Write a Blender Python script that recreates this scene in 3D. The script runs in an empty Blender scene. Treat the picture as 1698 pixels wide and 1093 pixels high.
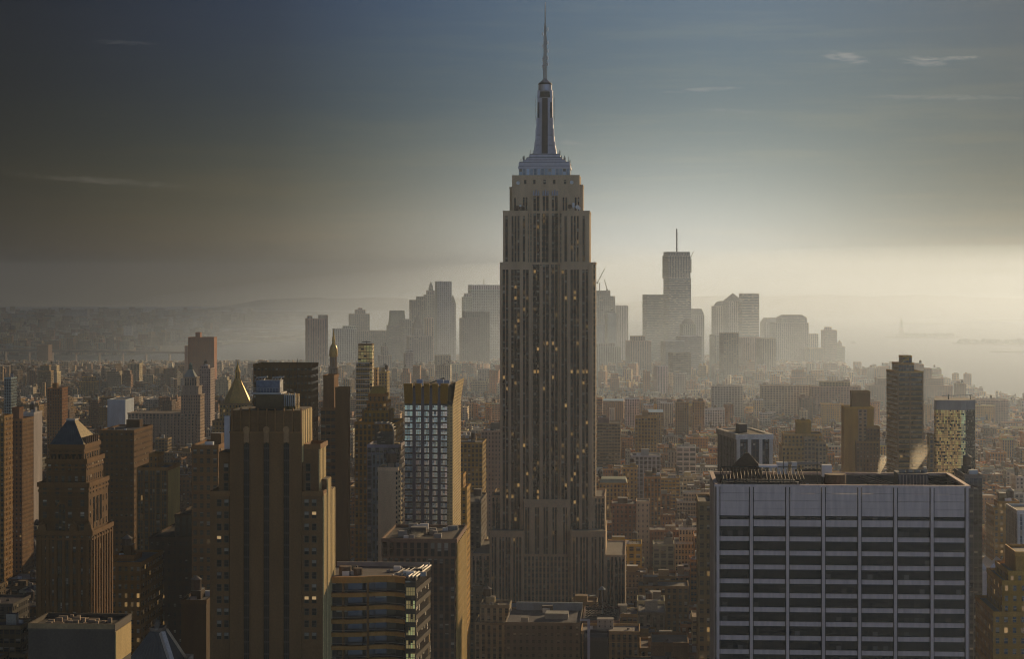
import bpy, math, random
from mathutils import Vector
R = math.radians
# ------------------------------------------------------------------ camera
F, CX, HY, ZC = 3383.0, 849.0, 467.0, 250.0      # focal length in photo pixels, principal column, eye level row, eye height (m)
DENOISE = True
TH = R(3.57)                                      # avenues run this much to the right of the view axis
S = bpy.context.scene
col = S.collection
cam = bpy.data.objects.new('camera', bpy.data.cameras.new('camera'))
col.objects.link(cam); S.camera = cam
cam.location = (0, 0, ZC); cam.rotation_euler = (R(90), 0, 0)
cam.data.sensor_width = 36; cam.data.lens = 36 * F / 1698
cam.data.shift_y = -(546.5 - HY) / 1698
cam.data.clip_start = 1; cam.data.clip_end = 90000
# ------------------------------------------------------------------ light
SUN_AZ, SUN_EL = R(29), R(13)                     # azimuth clockwise from +Y
sd = Vector((math.sin(SUN_AZ) * math.cos(SUN_EL), math.cos(SUN_AZ) * math.cos(SUN_EL), math.sin(SUN_EL)))
sun = bpy.data.objects.new('sun', bpy.data.lights.new('sun', 'SUN')); col.objects.link(sun)
sun.data.energy = 5.0; sun.data.angle = R(0.5); sun.data.color = (1.0, 0.72, 0.4)
sun.rotation_euler = sd.to_track_quat('Z', 'Y').to_euler()
W = bpy.data.worlds.new('World'); S.world = W; W.use_nodes = True
S.view_settings.view_transform = 'Standard'; S.view_settings.look = 'None'
S.view_settings.exposure = 0.4; S.view_settings.gamma = 1
S.cycles.max_bounces = 4; S.cycles.diffuse_bounces = 2; S.cycles.glossy_bounces = 2
S.cycles.volume_bounces = 0; S.cycles.use_denoising = DENOISE
S.cycles.filter_width = 1.1; S.cycles.use_adaptive_sampling = False

class NT:
    """small helper for node trees"""
    def __init__(s, tree): s.t = tree; s.n = tree.nodes; s.l = tree.links
    def new(s, typ, **kw):
        n = s.n.new(typ)
        for k, v in kw.items(): setattr(n, k, v)
        return n
    def put(s, sock, v):
        if isinstance(v, bpy.types.NodeSocket): s.l.new(v, sock)
        elif v is not None: sock.default_value = v
    def m(s, op, a, b=None, c=None, clamp=False):
        n = s.new('ShaderNodeMath', operation=op, use_clamp=clamp)
        s.put(n.inputs[0], a)
        if b is not None: s.put(n.inputs[1], b)
        if c is not None: s.put(n.inputs[2], c)
        return n.outputs[0]
    def vm(s, op, a, b=None, out=0):
        n = s.new('ShaderNodeVectorMath', operation=op)
        s.put(n.inputs[0], a)
        if b is not None: s.put(n.inputs[1], b)
        return n.outputs[out]
    def mix(s, f, a, b, mode='MIX'):
        n = s.new('ShaderNodeMix', data_type='RGBA', blend_type=mode)
        s.put(n.inputs[0], f); s.put(n.inputs[6], a); s.put(n.inputs[7], b)
        return n.outputs[2]
    def ramp(s, f, stops, interp='LINEAR'):
        n = s.new('ShaderNodeValToRGB'); cr = n.color_ramp; cr.interpolation = interp
        while len(cr.elements) < len(stops): cr.elements.new(0.5)
        for e, (p, c) in zip(cr.elements, stops): e.position = p; e.color = (*c, 1)
        s.put(n.inputs[0], f)
        return n.outputs[0]
    def rng(s, v, a, b, c, d, smooth=False):
        n = s.new('ShaderNodeMapRange', clamp=True)
        if smooth: n.interpolation_type = 'SMOOTHSTEP'
        for i, x in enumerate((v, a, b, c, d)): s.put(n.inputs[i], x)
        return n.outputs[0]

def build_world():
    k = NT(W.node_tree); k.n.clear()
    out = k.new('ShaderNodeOutputWorld'); bg = k.new('ShaderNodeBackground')
    sky = k.new('ShaderNodeTexSky', sky_type='NISHITA', sun_disc=False, sun_elevation=SUN_EL, sun_rotation=SUN_AZ,
                altitude=50, air_density=1.3, dust_density=1.0, ozone_density=1.5)
    d = k.new('ShaderNodeTexCoord').outputs['Generated']
    sep = k.new('ShaderNodeSeparateXYZ'); k.put(sep.inputs[0], d)
    x, y, z = sep.outputs
    # the sky model goes black under its horizon: keep the haze-bright horizon colour there
    cv_ = k.new('ShaderNodeCombineXYZ'); k.put(cv_.inputs[0], x); k.put(cv_.inputs[1], y); k.put(cv_.inputs[2], k.m('MAXIMUM', z, k.rng(y, 0, -.6, .012, .2))); k.put(sky.inputs[0], cv_.outputs[0])
    az = k.m('ARCTAN2', x, y)                                   # radians, 0 ahead, + to the right
    # heavier overcast towards the east (left), thin high cloud in the west
    dens = k.rng(az, R(-17), R(5), 0.0, 1.0, True)
    tint = k.ramp(dens, [(0, SKY_DARK), (0.45, SKY_MID), (1, (1, 1, 1))])
    c = k.mix(1.0, sky.outputs[0], tint, 'MULTIPLY')
    # the thin veil that dims and cools the half of the sky around the sun
    c = k.mix(1.0, c, k.ramp(k.rng(y, -.3, .7, 0, 1, True), [(0, (.72, .57, .55)), (1, SKY_VEIL)]), 'MULTIPLY')
    c = k.mix(1.0, c, k.ramp(k.rng(az, R(5), R(16), 0, 1, True), [(0, (1, 1, 1)), (1, (.36, .37, .4))]), 'MULTIPLY')
    # low northern sky opposite the sun, pale blue
    c = k.mix(k.m('MULTIPLY', k.rng(y, -.35, -.8, 0, 1, True), k.rng(z, .4, .05, 0, 1, True)), c, k.mix(1.0, c, (2.7, 3.8, 5.6, 1), 'MULTIPLY'))
    # high cloud streaks
    mp = k.new('ShaderNodeMapping'); k.put(mp.inputs[0], d); mp.inputs[3].default_value = (3, 3, 42); mp.inputs[2].default_value = (0, R(4), 0)
    nz = k.new('ShaderNodeTexNoise'); nz.inputs['Scale'].default_value = 3.2; nz.inputs['Detail'].default_value = 7; nz.inputs['Roughness'].default_value = 0.62
    k.put(nz.inputs[0], mp.outputs[0])
    veil = k.rng(nz.outputs[0], 0.42, 0.7, 0.0, 0.4, True)
    c = k.mix(veil, c, k.mix(1.0, c, (1.55, 1.3, 1.05, 1), 'MULTIPLY'))
    el = k.m('ARCTAN2', z, k.m('SQRT', k.m('ADD', k.m('MULTIPLY', x, x), k.m('MULTIPLY', y, y))))
    n2 = k.new('ShaderNodeTexNoise'); n2.inputs['Scale'].default_value = 60; n2.inputs['Detail'].default_value = 5; n2.inputs['Distortion'].default_value = 1.5
    mp2 = k.new('ShaderNodeMapping'); k.put(mp2.inputs[0], d); mp2.inputs[3].default_value = (1, 1, 5); k.put(n2.inputs[0], mp2.outputs[0])
    c = k.mix(k.m('MULTIPLY', k.rng(az, R(2), R(-12), 0, 1, True), k.rng(el, R(5.5), R(.6), 0, 1, True)), c, k.mix(1.0, c, (3.0, 2.15, 1.25, 1), 'MULTIPLY'))
    c = k.mix(k.m('MULTIPLY', k.rng(az, R(4), R(-12), 0, 1, True), k.rng(el, R(3), R(8), 0, 1, True)), c, k.mix(1.0, c, (.62, .85, 1.2, 1), 'MULTIPLY'))
    # the brightest patch of sky, low over the bay
    gq = k.m('ADD', k.m('POWER', k.m('ABSOLUTE', k.m('DIVIDE', k.m('SUBTRACT', az, R(4.4)), R(6.5))), 2.0), k.m('POWER', k.m('ABSOLUTE', k.m('DIVIDE', k.m('SUBTRACT', el, R(.2)), R(3.0))), 2.0))
    glow = k.m('POWER', 2.718, k.m('MULTIPLY', gq, -1.0))
    c = k.mix(glow, c, GLOW, 'ADD')
    for (px, py, w, h, rot, a) in ((1403, 95, 38, 9, .18, .5), (1530, 101, 46, 9, .1, .4), (1585, 96, 60, 4, -.03, .5), (1165, 148, 66, 4, -.03, .35), (1210, 183, 60, 3, .05, .25),
                                   (955, 237, 40, 6, .15, .3), (200, 70, 60, 4, .02, .08), (180, 300, 150, 6, .06, .1), (1560, 160, 150, 5, .03, .2)):
        ca, ce = math.atan2(px - CX, F), math.atan2(HY - py, math.hypot(F, px - CX))
        da = k.m('SUBTRACT', az, ca); de = k.m('SUBTRACT', el, ce)
        r1 = k.m('ADD', k.m('MULTIPLY', da, math.cos(rot)), k.m('MULTIPLY', de, -math.sin(rot)))
        r2 = k.m('ADD', k.m('MULTIPLY', da, math.sin(rot)), k.m('MULTIPLY', de, math.cos(rot)))
        q = k.m('ADD', k.m('POWER', k.m('DIVIDE', r1, w / F), 2.0), k.m('POWER', k.m('DIVIDE', r2, h / F), 2.0))
        # POWER of a negative base is undefined: use products instead
        q = k.m('ADD', k.m('MULTIPLY', k.m('DIVIDE', r1, w / F), k.m('DIVIDE', r1, w / F)), k.m('MULTIPLY', k.m('DIVIDE', r2, h / F), k.m('DIVIDE', r2, h / F)))
        q = k.m('ADD', q, k.rng(n2.outputs[0], .3, .7, -.35, 1.1))
        mk = k.m('MULTIPLY', k.rng(q, 1.5, -.2, 0.0, 1.0, True), 0.6 * a)
        c = k.mix(mk, c, CLOUD)
    k.put(bg.inputs[0], c); bg.inputs[1].default_value = SKY_STR
    k.l.new(bg.outputs[0], out.inputs[0])
SKY_STR = 0.15
GLOW = (2.4, 2.5, 2.55, 1)
CLOUD = (2.6, 2.4, 2.15, 1)
SKY_VEIL = (.048, .078, .152)
SKY_DARK, SKY_MID = (0.08, 0.075, 0.07), (0.3, 0.3, 0.31)
build_world()
HAZE_DENS, HAZE_G, HAZE_COL = 0.47e-4, 0.47, (0.46, 0.575, 0.79, 1)

# ------------------------------------------------------------------ materials
def principled(name, rgb=(.5, .5, .5), rough=.8, metal=0, spec=.3, bump=0, bscale=1.0, var=.15, vscale=.2, emit=None, stretch=1.0):
    m = bpy.data.materials.new(name); m.use_nodes = True; k = NT(m.node_tree)
    b = k.n['Principled BSDF']
    tc = k.new('ShaderNodeTexCoord').outputs['Object']
    mp_ = k.new('ShaderNodeMapping'); k.put(mp_.inputs[0], tc); mp_.inputs[3].default_value = (1, 1, stretch)
    nz = k.new('ShaderNodeTexNoise'); k.put(nz.inputs[0], mp_.outputs[0]); nz.inputs['Scale'].default_value = vscale; nz.inputs['Detail'].default_value = 5
    f = k.rng(nz.outputs[0], .25, .75, 1 - var, 1 + var)
    k.put(b.inputs['Base Color'], k.vm('SCALE', (*rgb,), None)) if False else None
    v = k.new('ShaderNodeVectorMath', operation='SCALE'); v.inputs[0].default_value = rgb; k.put(v.inputs['Scale'], f)
    k.put(b.inputs['Base Color'], v.outputs[0])
    b.inputs['Roughness'].default_value = rough; b.inputs['Metallic'].default_value = metal
    b.inputs['Specular IOR Level'].default_value = spec
    if bump:
        n2 = k.new('ShaderNodeTexNoise'); k.put(n2.inputs[0], tc); n2.inputs['Scale'].default_value = bscale; n2.inputs['Detail'].default_value = 3
        bp = k.new('ShaderNodeBump'); bp.inputs['Strength'].default_value = bump; k.put(bp.inputs['Height'], n2.outputs[0])
        k.put(b.inputs['Normal'], bp.outputs[0])
    if emit:
        b.inputs['Emission Color'].default_value = (*emit[0], 1); b.inputs['Emission Strength'].default_value = emit[1]
    return m

def facade_mat(name, glass=(.014, .014, .014), groug=.15, blind=(.42, .38, .3), blinds=.25, lit=(1.0, .58, .2), amber_glow=.24, spec=.28, metal=0.0):
    """masonry with windows. UV is in window bays x floors; face attributes: tint (rgb, seed) and win (width, height, spandrel, share glowing amber: lit panes and painted sunset reflections)"""
    m = bpy.data.materials.new(name); m.use_nodes = True; k = NT(m.node_tree)
    b = k.n['Principled BSDF']
    at = k.new('ShaderNodeAttribute', attribute_name='tint'); aw = k.new('ShaderNodeAttribute', attribute_name='win')
    tint, seed = at.outputs['Color'], at.outputs['Alpha']
    sw = k.new('ShaderNodeSeparateColor'); k.put(sw.inputs[0], aw.outputs['Color'])
    ww, wh, sp = sw.outputs; amber_share = aw.outputs['Alpha']
    uv = k.new('ShaderNodeUVMap').outputs[0]
    su = k.new('ShaderNodeSeparateXYZ'); k.put(su.inputs[0], uv); u, v = su.outputs[0], su.outputs[1]
    fu, fv = k.m('FRACT', u), k.m('FRACT', v)
    cu, cv = k.m('FLOOR', u), k.m('FLOOR', v)
    hx = k.m('ABSOLUTE', k.m('SUBTRACT', fu, .5)); hz = k.m('ABSOLUTE', k.m('SUBTRACT', fv, .5))
    inx = k.m('LESS_THAN', hx, k.m('MULTIPLY', ww, .5)); inz = k.m('LESS_THAN', hz, k.m('MULTIPLY', wh, .5))
    win = k.m('MULTIPLY', inx, inz)
    cb = k.new('ShaderNodeCombineXYZ'); k.put(cb.inputs[0], cu); k.put(cb.inputs[1], cv); k.put(cb.inputs[2], k.m('MULTIPLY', seed, 91.7))
    wn = k.new('ShaderNodeTexWhiteNoise', noise_dimensions='3D'); k.put(wn.inputs[0], cb.outputs[0])
    sr = k.new('ShaderNodeSeparateColor'); k.put(sr.inputs[0], wn.outputs['Color']); r1, r2, r3 = sr.outputs
    tc = k.new('ShaderNodeTexCoord').outputs['Object']
    mp = k.new('ShaderNodeMapping'); k.put(mp.inputs[0], tc); mp.inputs[3].default_value = (1, 1, .22)
    nz = k.new('ShaderNodeTexNoise'); k.put(nz.inputs[0], mp.outputs[0]); nz.inputs['Scale'].default_value = .16; nz.inputs['Detail'].default_value = 6; nz.inputs['Roughness'].default_value = .65
    n3 = k.new('ShaderNodeTexNoise'); k.put(n3.inputs[0], tc); n3.inputs['Scale'].default_value = 1.7; n3.inputs['Detail'].default_value = 2
    wall = k.new('ShaderNodeVectorMath', operation='SCALE'); k.put(wall.inputs[0], tint)
    k.put(wall.inputs['Scale'], k.m('MULTIPLY', k.rng(nz.outputs[0], .25, .75, .72, 1.25), k.rng(n3.outputs[0], .3, .7, .86, 1.14)))
    wc = wall.outputs[0]
    # spandrel inside the window column
    spc = k.new('ShaderNodeVectorMath', operation='SCALE'); k.put(spc.inputs[0], wc); k.put(spc.inputs['Scale'], sp)
    wc = k.mix(inx, wc, spc.outputs[0])
    # sill / lintel line
    line = k.m('MULTIPLY', k.m('LESS_THAN', fv, .06), k.m('GREATER_THAN', ww, .01))
    lc = k.new('ShaderNodeVectorMath', operation='SCALE'); k.put(lc.inputs[0], wc); lc.inputs['Scale'].default_value = 1.18
    wc = k.mix(line, wc, lc.outputs[0])
    # glass with blinds drawn to random depth
    drawn = k.m('MULTIPLY', k.m('LESS_THAN', r1, blinds), k.m('GREATER_THAN', fv, k.rng(r3, 0, 1, .3, .68)))
    gv = k.new('ShaderNodeVectorMath', operation='SCALE'); gv.inputs[0].default_value = glass; k.put(gv.inputs['Scale'], k.rng(r3, 0, 1, .45, 1.6))
    bv = k.new('ShaderNodeVectorMath', operation='SCALE'); bv.inputs[0].default_value = blind; k.put(bv.inputs['Scale'], k.rng(r2, 0, 1, .35, 1.0))
    gc = k.mix(drawn, gv.outputs[0], bv.outputs[0])
    mull = k.m('LESS_THAN', k.m('ABSOLUTE', k.m('SUBTRACT', fv, .52)), .025)
    gc = k.mix(mull, gc, spc.outputs[0])
    hs = k.new('ShaderNodeHueSaturation'); hs.inputs['Saturation'].default_value = 1.35; k.put(hs.inputs['Color'], wc); wc = hs.outputs[0]
    k.put(b.inputs['Base Color'], k.mix(win, wc, gc))
    gl = k.m('MULTIPLY', win, k.m('SUBTRACT', 1.0, drawn))
    k.put(b.inputs['Roughness'], k.m('MULTIPLY_ADD', gl, groug - .88, .88))
    k.put(b.inputs['Specular IOR Level'], k.m('MULTIPLY_ADD', gl, spec - .15, .15))
    if metal: k.put(b.inputs['Metallic'], k.m('MULTIPLY', gl, metal))
    wr = k.new('ShaderNodeTexWhiteNoise', noise_dimensions='1D'); k.put(wr.inputs[1], cv)
    on = k.m('MULTIPLY', k.m('LESS_THAN', r2, k.m('MULTIPLY', amber_share, k.rng(wr.outputs[0], 0, 1, .15, 1.85))), win)
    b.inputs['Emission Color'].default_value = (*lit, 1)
    k.put(b.inputs['Emission Strength'], k.m('MULTIPLY', on, k.m('MULTIPLY', amber_glow, k.m('POWER', k.rng(r3, 0, 1, .22, 1), 2.2))))
    # recess the openings in the shading
    bp = k.new('ShaderNodeBump'); bp.inputs['Strength'].default_value = .5; bp.inputs['Distance'].default_value = .2
    k.put(bp.inputs['Height'], k.m('MULTIPLY_ADD', n3.outputs[0], .25, k.m('MULTIPLY', win, k.m('MULTIPLY_ADD', r3, .1, -.05))))
    k.put(b.inputs['Normal'], bp.outputs[0])
    return m

M_FAC = facade_mat('masonry_facade')
M_BLUE = facade_mat('blue_glazed_facade', glass=(.62, .86, 1.0), groug=.2, blinds=.22, blind=(.75, .75, .72), spec=.6, metal=.9)
M_GOLDGLASS = facade_mat('amber_glazed_facade', glass=(.95, .66, .26), groug=.3, blinds=.3, blind=(.05, .04, .03), spec=.8, metal=.6)
M_DARKGLASS = principled('dark_ribbon_glass', (.006, .006, .005), .25, spec=.12, var=.3)
M_TRAV = principled('pale_travertine', (.47, .365, .335), .7, var=.2, vscale=.9, bump=.1, bscale=3, stretch=.12)
M_METAL = principled('aluminium_cladding', (.4, .38, .42), .42, metal=.35, var=.15, vscale=.5)
M_DARK = principled('dark_metal', (.03, .028, .026), .6, var=.3)
M_GOLD = principled('gilded_tile', (.62, .4, .1), .42, metal=.35, var=.2, vscale=.6)
M_COPPER = principled('weathered_copper', (.06, .075, .085), .55, var=.3, vscale=.4)
M_WOOD = principled('tank_cedar', (.1, .06, .035), .9, var=.3, vscale=1.5)
M_TANKROOF = principled('tank_roof', (.2, .17, .15), .7, var=.3, vscale=1)
M_TAR = principled('tar_roof', (.09, .085, .085), .9, var=.4, vscale=.25)
M_WHITE = principled('white_painted_steel', (.7, .7, .7), .5, var=.1)
M_STEEL = principled('galvanised_steel', (.3, .28, .26), .65, metal=.2, var=.2)
M_FIN = principled('painted_fin', (.14, .105, .07), .9)
M_BRONZE = principled('green_bronze', (.1, .17, .14), .7)

# ------------------------------------------------------------------ mesh builder
NOWIN = (0., 0., 1., 0.)
class MB:
    def __init__(s): s.V = []; s.Fc = []; s.UV = []; s.T = []; s.W = []; s.M = []
    def face(s, pts, uv=None, tint=(.3, .3, .3, 0), win=NOWIN, m=0):
        i = len(s.V); s.V += [tuple(p) for p in pts]; n = len(pts)
        s.Fc.append(tuple(range(i, i + n))); s.UV += (uv or [(0.5, 0.5)] * n)
        s.T.append(tint if len(tint) == 4 else (*tint, 0.)); s.W.append(win); s.M.append(m)
    def wall(s, p, q, z0, z1, tint, win, bw, fh, m=0, u0=0):
        L = math.hypot(q[0] - p[0], q[1] - p[1]); nb = max(1, round(L / bw)); nf = max(1, round((z1 - z0) / fh))
        s.face([(p[0], p[1], z0), (q[0], q[1], z0), (q[0], q[1], z1), (p[0], p[1], z1)],
               [(u0, 0), (u0 + nb, 0), (u0 + nb, nf), (u0, nf)], tint, win, m)
    def prism(s, pts, z0, z1, tint=(.3, .3, .3, 0), win=NOWIN, bw=3, fh=3.6, roof=None, m=0, mr=None, bottom=False):
        n = len(pts)
        for i in range(n): s.wall(pts[i], pts[(i + 1) % n], z0, z1, tint, win, bw, fh, m, i * 40)
        s.face([(x, y, z1) for x, y in pts], None, roof or tint, NOWIN, m if mr is None else mr)
        if bottom: s.face([(x, y, z0) for x, y in reversed(pts)], None, tint, NOWIN, m)
    def box(s, x0, x1, y0, y1, z0, z1, *a, **k): s.prism([(x0, y0), (x1, y0), (x1, y1), (x0, y1)], z0, z1, *a, **k)
    def cone(s, cx, cy, r0, r1, z0, z1, n=12, tint=(.3, .3, .3, 0), m=0, ph=0, cap=True, smooth=False):
        A = [(math.cos(ph + i * math.tau / n), math.sin(ph + i * math.tau / n)) for i in range(n)]
        for i in range(n):
            a, b = A[i], A[(i + 1) % n]
            if r1 < 1e-3: s.face([(cx + a[0] * r0, cy + a[1] * r0, z0), (cx + b[0] * r0, cy + b[1] * r0, z0), (cx, cy, z1)], None, tint, NOWIN, m)
            else: s.face([(cx + a[0] * r0, cy + a[1] * r0, z0), (cx + b[0] * r0, cy + b[1] * r0, z0), (cx + b[0] * r1, cy + b[1] * r1, z1), (cx + a[0] * r1, cy + a[1] * r1, z1)], None, tint, NOWIN, m)
        if cap and r1 > 1e-3: s.face([(cx + a[0] * r1, cy + a[1] * r1, z1) for a in A], None, tint, NOWIN, m)
    def frustum(s, x0, x1, y0, y1, z0, X0, X1, Y0, Y1, z1, tint=(.3, .3, .3, 0), m=0, win=NOWIN, bw=3, fh=3):
        a = [(x0, y0), (x1, y0), (x1, y1), (x0, y1)]; b = [(X0, Y0), (X1, Y0), (X1, Y1), (X0, Y1)]
        for i in range(4):
            j = (i + 1) % 4; L = math.dist(a[i], a[j]); nb = max(1, round(L / bw)); nf = max(1, round(abs(z1 - z0) / fh))
            s.face([(*a[i], z0), (*a[j], z0), (*b[j], z1), (*b[i], z1)], [(0, 0), (nb, 0), (nb, nf), (0, nf)], tint, win, m)
        s.face([(*p, z1) for p in b], None, tint, NOWIN, m)
    def bar(s, p, q, r=.2, tint=(.3, .3, .3, 0), m=0, n=4):
        p, q = Vector(p), Vector(q); d = (q - p)
        if d.length < 1e-6: return
        d.normalize(); a = d.orthogonal().normalized(); b = d.cross(a)
        P = [(a * math.cos(t) + b * math.sin(t)) * r for t in [math.tau * (i + .5) / n for i in range(n)]]
        for i in range(n):
            j = (i + 1) % n; s.face([p + P[i], p + P[j], q + P[j], q + P[i]], None, tint, NOWIN, m)
        s.face([p + x for x in reversed(P)], None, tint, NOWIN, m); s.face([q + x for x in P], None, tint, NOWIN, m)
    def parapet(s, x0, x1, y0, y1, z, h=1.1, t=.5, o=.15, tint=(.3, .3, .3, 0), m=0):
        x0 -= o; x1 += o; y0 -= o; y1 += o
        s.box(x0, x1, y0, y0 + t, z - .6, z + h, tint, m=m, bottom=True); s.box(x0, x1, y1 - t, y1, z - .6, z + h, tint, m=m, bottom=True)
        s.box(x0, x0 + t, y0 + t, y1 - t, z - .6, z + h, tint, m=m, bottom=True); s.box(x1 - t, x1, y0 + t, y1 - t, z - .6, z + h, tint, m=m, bottom=True)
    def build(s, name, mats, parent=None, loc=None):
        me = bpy.data.meshes.new(name); me.from_pydata(s.V, [], s.Fc)
        uv = me.uv_layers.new(name='UVMap'); uv.data.foreach_set('uv', [c for p in s.UV for c in p])
        for nm, dat in (('tint', s.T), ('win', s.W)):
            a = me.attributes.new(nm, 'FLOAT_COLOR', 'FACE'); a.data.foreach_set('color', [c for p in dat for c in p])
        for m in (mats if isinstance(mats, (list, tuple)) else [mats]): me.materials.append(m)
        me.polygons.foreach_set('material_index', s.M)
        o = bpy.data.objects.new(name, me); col.objects.link(o)
        if parent: o.parent = parent
        if loc: o.location = loc
        return o

def empty(name, label, cat, loc=(0, 0, 0), rz=0, group=None):
    o = bpy.data.objects.new(name, None); col.objects.link(o); o.location = loc; o.rotation_euler = (0, 0, rz); o.empty_display_size = 5
    return tag(o, label, cat, group)
def tag(o, label, cat, group=None):
    o['label'] = label; o['category'] = cat
    if group: o['group'] = group
    return o
def drop(x, y): return -(x * x + y * y) / (2 * 7.43e6)       # curvature of the earth with refraction

rnd = random.Random(7)
FOOT = []            # footprints of the buildings placed by hand, in avenue coordinates
LAND = []            # (px, py, Y, short description) for naming the neighbours
def ab(x, y, th=TH): return (x * math.cos(th) - y * math.sin(th), x * math.sin(th) + y * math.cos(th))
def xy(a, b, th=TH): return (a * math.cos(th) + b * math.sin(th), -a * math.sin(th) + b * math.cos(th))
def proj(x, y, z): return (CX + F * x / y, HY + F * (ZC - z) / y)

class Lot:
    """local frame of one building: origin at the front corner seen at photo column px, depth Y; x along the front, y away"""
    def __init__(s, px, Y, yaw=None):
        s.phi = TH if yaw is None else yaw
        s.P = Vector(((px - CX) / F * Y, Y)); s.fw = Vector((math.sin(s.phi), math.cos(s.phi))); s.rt = Vector((math.cos(s.phi), -math.sin(s.phi)))
        s.g = drop(*s.P)
    def x(s, px, dy=0):
        r = Vector(((px - CX) / F, 1)); t = (s.P.dot(s.fw) + dy) / r.dot(s.fw)
        return (r * t - s.P).dot(s.rt)
    def z(s, px, py, dy=0):
        r = Vector(((px - CX) / F, 1)); t = (s.P.dot(s.fw) + dy) / r.dot(s.fw)
        return ZC - (py - HY) / F * t - s.g
    def root(s, name, label, cat, short=None, group=None, top=None):
        o = empty(name, label, cat, (s.P.x, s.P.y, s.g), -s.phi, group); return o
    def claim(s, x0, x1, y0, y1, pad=4):
        pts = [s.P + s.rt * x + s.fw * y for x in (x0 - pad, x1 + pad) for y in (y0 - pad, y1 + pad)]
        A = [ab(*p) for p in pts]
        FOOT.append((min(a for a, b in A), max(a for a, b in A), min(b for a, b in A), max(b for a, b in A)))

BROWN, DKBROWN, TAN, CREAM, GREY, RED, PALE, SLATE, OCHRE = (.27, .165, .09), (.14, .085, .05), (.33, .24, .15), (.47, .4, .3), (.27, .26, .25), (.2, .09, .055), (.62, .6, .56), (.13, .14, .16), (.36, .25, .11)
def tin(c):
    f = 1.65 if max(c) < .3 else (1.3 if max(c) < .45 else 1.1)
    return (*[v * f * rnd.uniform(.93, 1.07) for v in c], rnd.random())
PUNCH, STRIP, BAND, GRID, BLANK, DENSE = (.45, .55, 1., .01), (.55, .58, .45, .01), (1., .5, .5, .01), (.8, .7, .6, .015), NOWIN, (.5, .5, .9, .02)

def water_tank(parent, x, y, z, r=2.2, h=4.2, leg=3.0):
    t = MB(); t.cone(x, y, r, r * .97, z + leg, z + leg + h, 14); o = t.build('water_tank', M_WOOD, parent)
    c = MB(); c.cone(x, y, r * 1.08, 0, z + leg + h, z + leg + h + r * .75, 14); c.build('tank_roof', M_TANKROOF, o)
    g = MB()
    for sx in (-1, 1):
        for sy in (-1, 1): g.bar((x + sx * r * .65, y + sy * r * .65, z), (x + sx * r * .65, y + sy * r * .65, z + leg), .14)
    g.box(x - r * .9, x + r * .9, y - r * .9, y + r * .9, z + leg - .25, z + leg, (.1, .1, .1, 0), bottom=True)
    g.build('tank_frame', M_DARK, o)
    return o

def roof_kit(parent, x0, x1, y0, y1, z, r, tank=None, units=3, tint=(.3, .25, .2)):
    """stair bulkhead, ducts and tank on a flat roof"""
    w, d = x1 - x0, y1 - y0
    if w < 7 or d < 7: return
    b = MB(); bw, bd = min(w * .4, r.uniform(5, 10)), min(d * .45, r.uniform(5, 9)); bx, by = r.uniform(x0 + 1, x1 - bw - 1), r.uniform(y0 + d * .3, y1 - bd - .8)
    b.box(bx, bx + bw, by, by + bd, z, z + r.uniform(3, 6), (*tint, .3), NOWIN, roof=(.3, .3, .3, 0)); b.build('bulkhead', M_FAC, parent)
    for i in range(units):
        ux, uy, s = r.uniform(x0 + 1, x1 - 4), r.uniform(y0 + 1, y1 - 4), r.uniform(1.2, 3)
        a = MB(); a.box(ux, ux + s * 1.3, uy, uy + s, z, z + s * .8, (.5, .5, .5, 0)); a.build('air_unit', M_STEEL if i % 2 else M_WHITE, parent)
    if tank is None: tank = r.random() < .55
    if tank: water_tank(parent, r.uniform(x0 + 3, x1 - 3), r.uniform(y0 + 3, y1 - 3), z, r.uniform(1.8, 2.6))

def tower(name, label, Y, segs, tint=BROWN, win=PUNCH, bw=3.2, fh=3.6, yaw=None, short=None, kit=True, mat=None, roof=(.16, .155, .15), cat='building', group=None, x_ref=None, par=True, z_bottom=0):
    """segs bottom to top: (part, px left, px right, py top, dy, depth[, overrides])"""
    L = Lot(x_ref if x_ref is not None else segs[0][1], Y, yaw); o = L.root(name, label, cat, group=group); z0 = z_bottom; last = None; L.o = o
    for sg in segs:
        part, a, b, top, dy, D = sg[:6]; ov = sg[6] if len(sg) > 6 else {}
        x0, x1 = L.x(a, dy), L.x(b, dy); z1 = L.z((a + b) / 2, top, dy)
        zz = 0 if ov.get('g') else z0
        m = MB(); tt = tin(ov.get('tint', tint)); ww = ov.get('win', win)
        if ov.get('frus'):
            i = ov['frus']; m.frustum(x0, x1, dy, dy + D, zz, x0 + (x1 - x0) * i, x1 - (x1 - x0) * i, dy + D * i, dy + D - D * i, z1, tt, 0)
        else:
            m.box(x0, x1, dy, dy + D, zz, z1, tt, ww, ov.get('bw', bw), ov.get('fh', fh), roof=(*ov.get('roof', roof), .5))
            if ov.get('par', par): m.parapet(x0, x1, dy, dy + D, z1, h=ov.get('ph', 1.0), tint=(*[min(.7, c * 1.25) for c in tt[:3]], 0))
        m.build(part, ov.get('mat', mat or M_FAC), o)
        L.claim(x0, x1, dy, dy + D)
        z0 = max(z0, z1); last = (x0, x1, dy, dy + D, z1)
    if kit: roof_kit(o, *last, rnd, units=2, tint=tint)
    s0 = segs[0]
    if short: LAND.append(((segs[-1][1] + segs[-1][2]) / 2, segs[-1][3], Y, short))
    L.last = last
    return L

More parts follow.
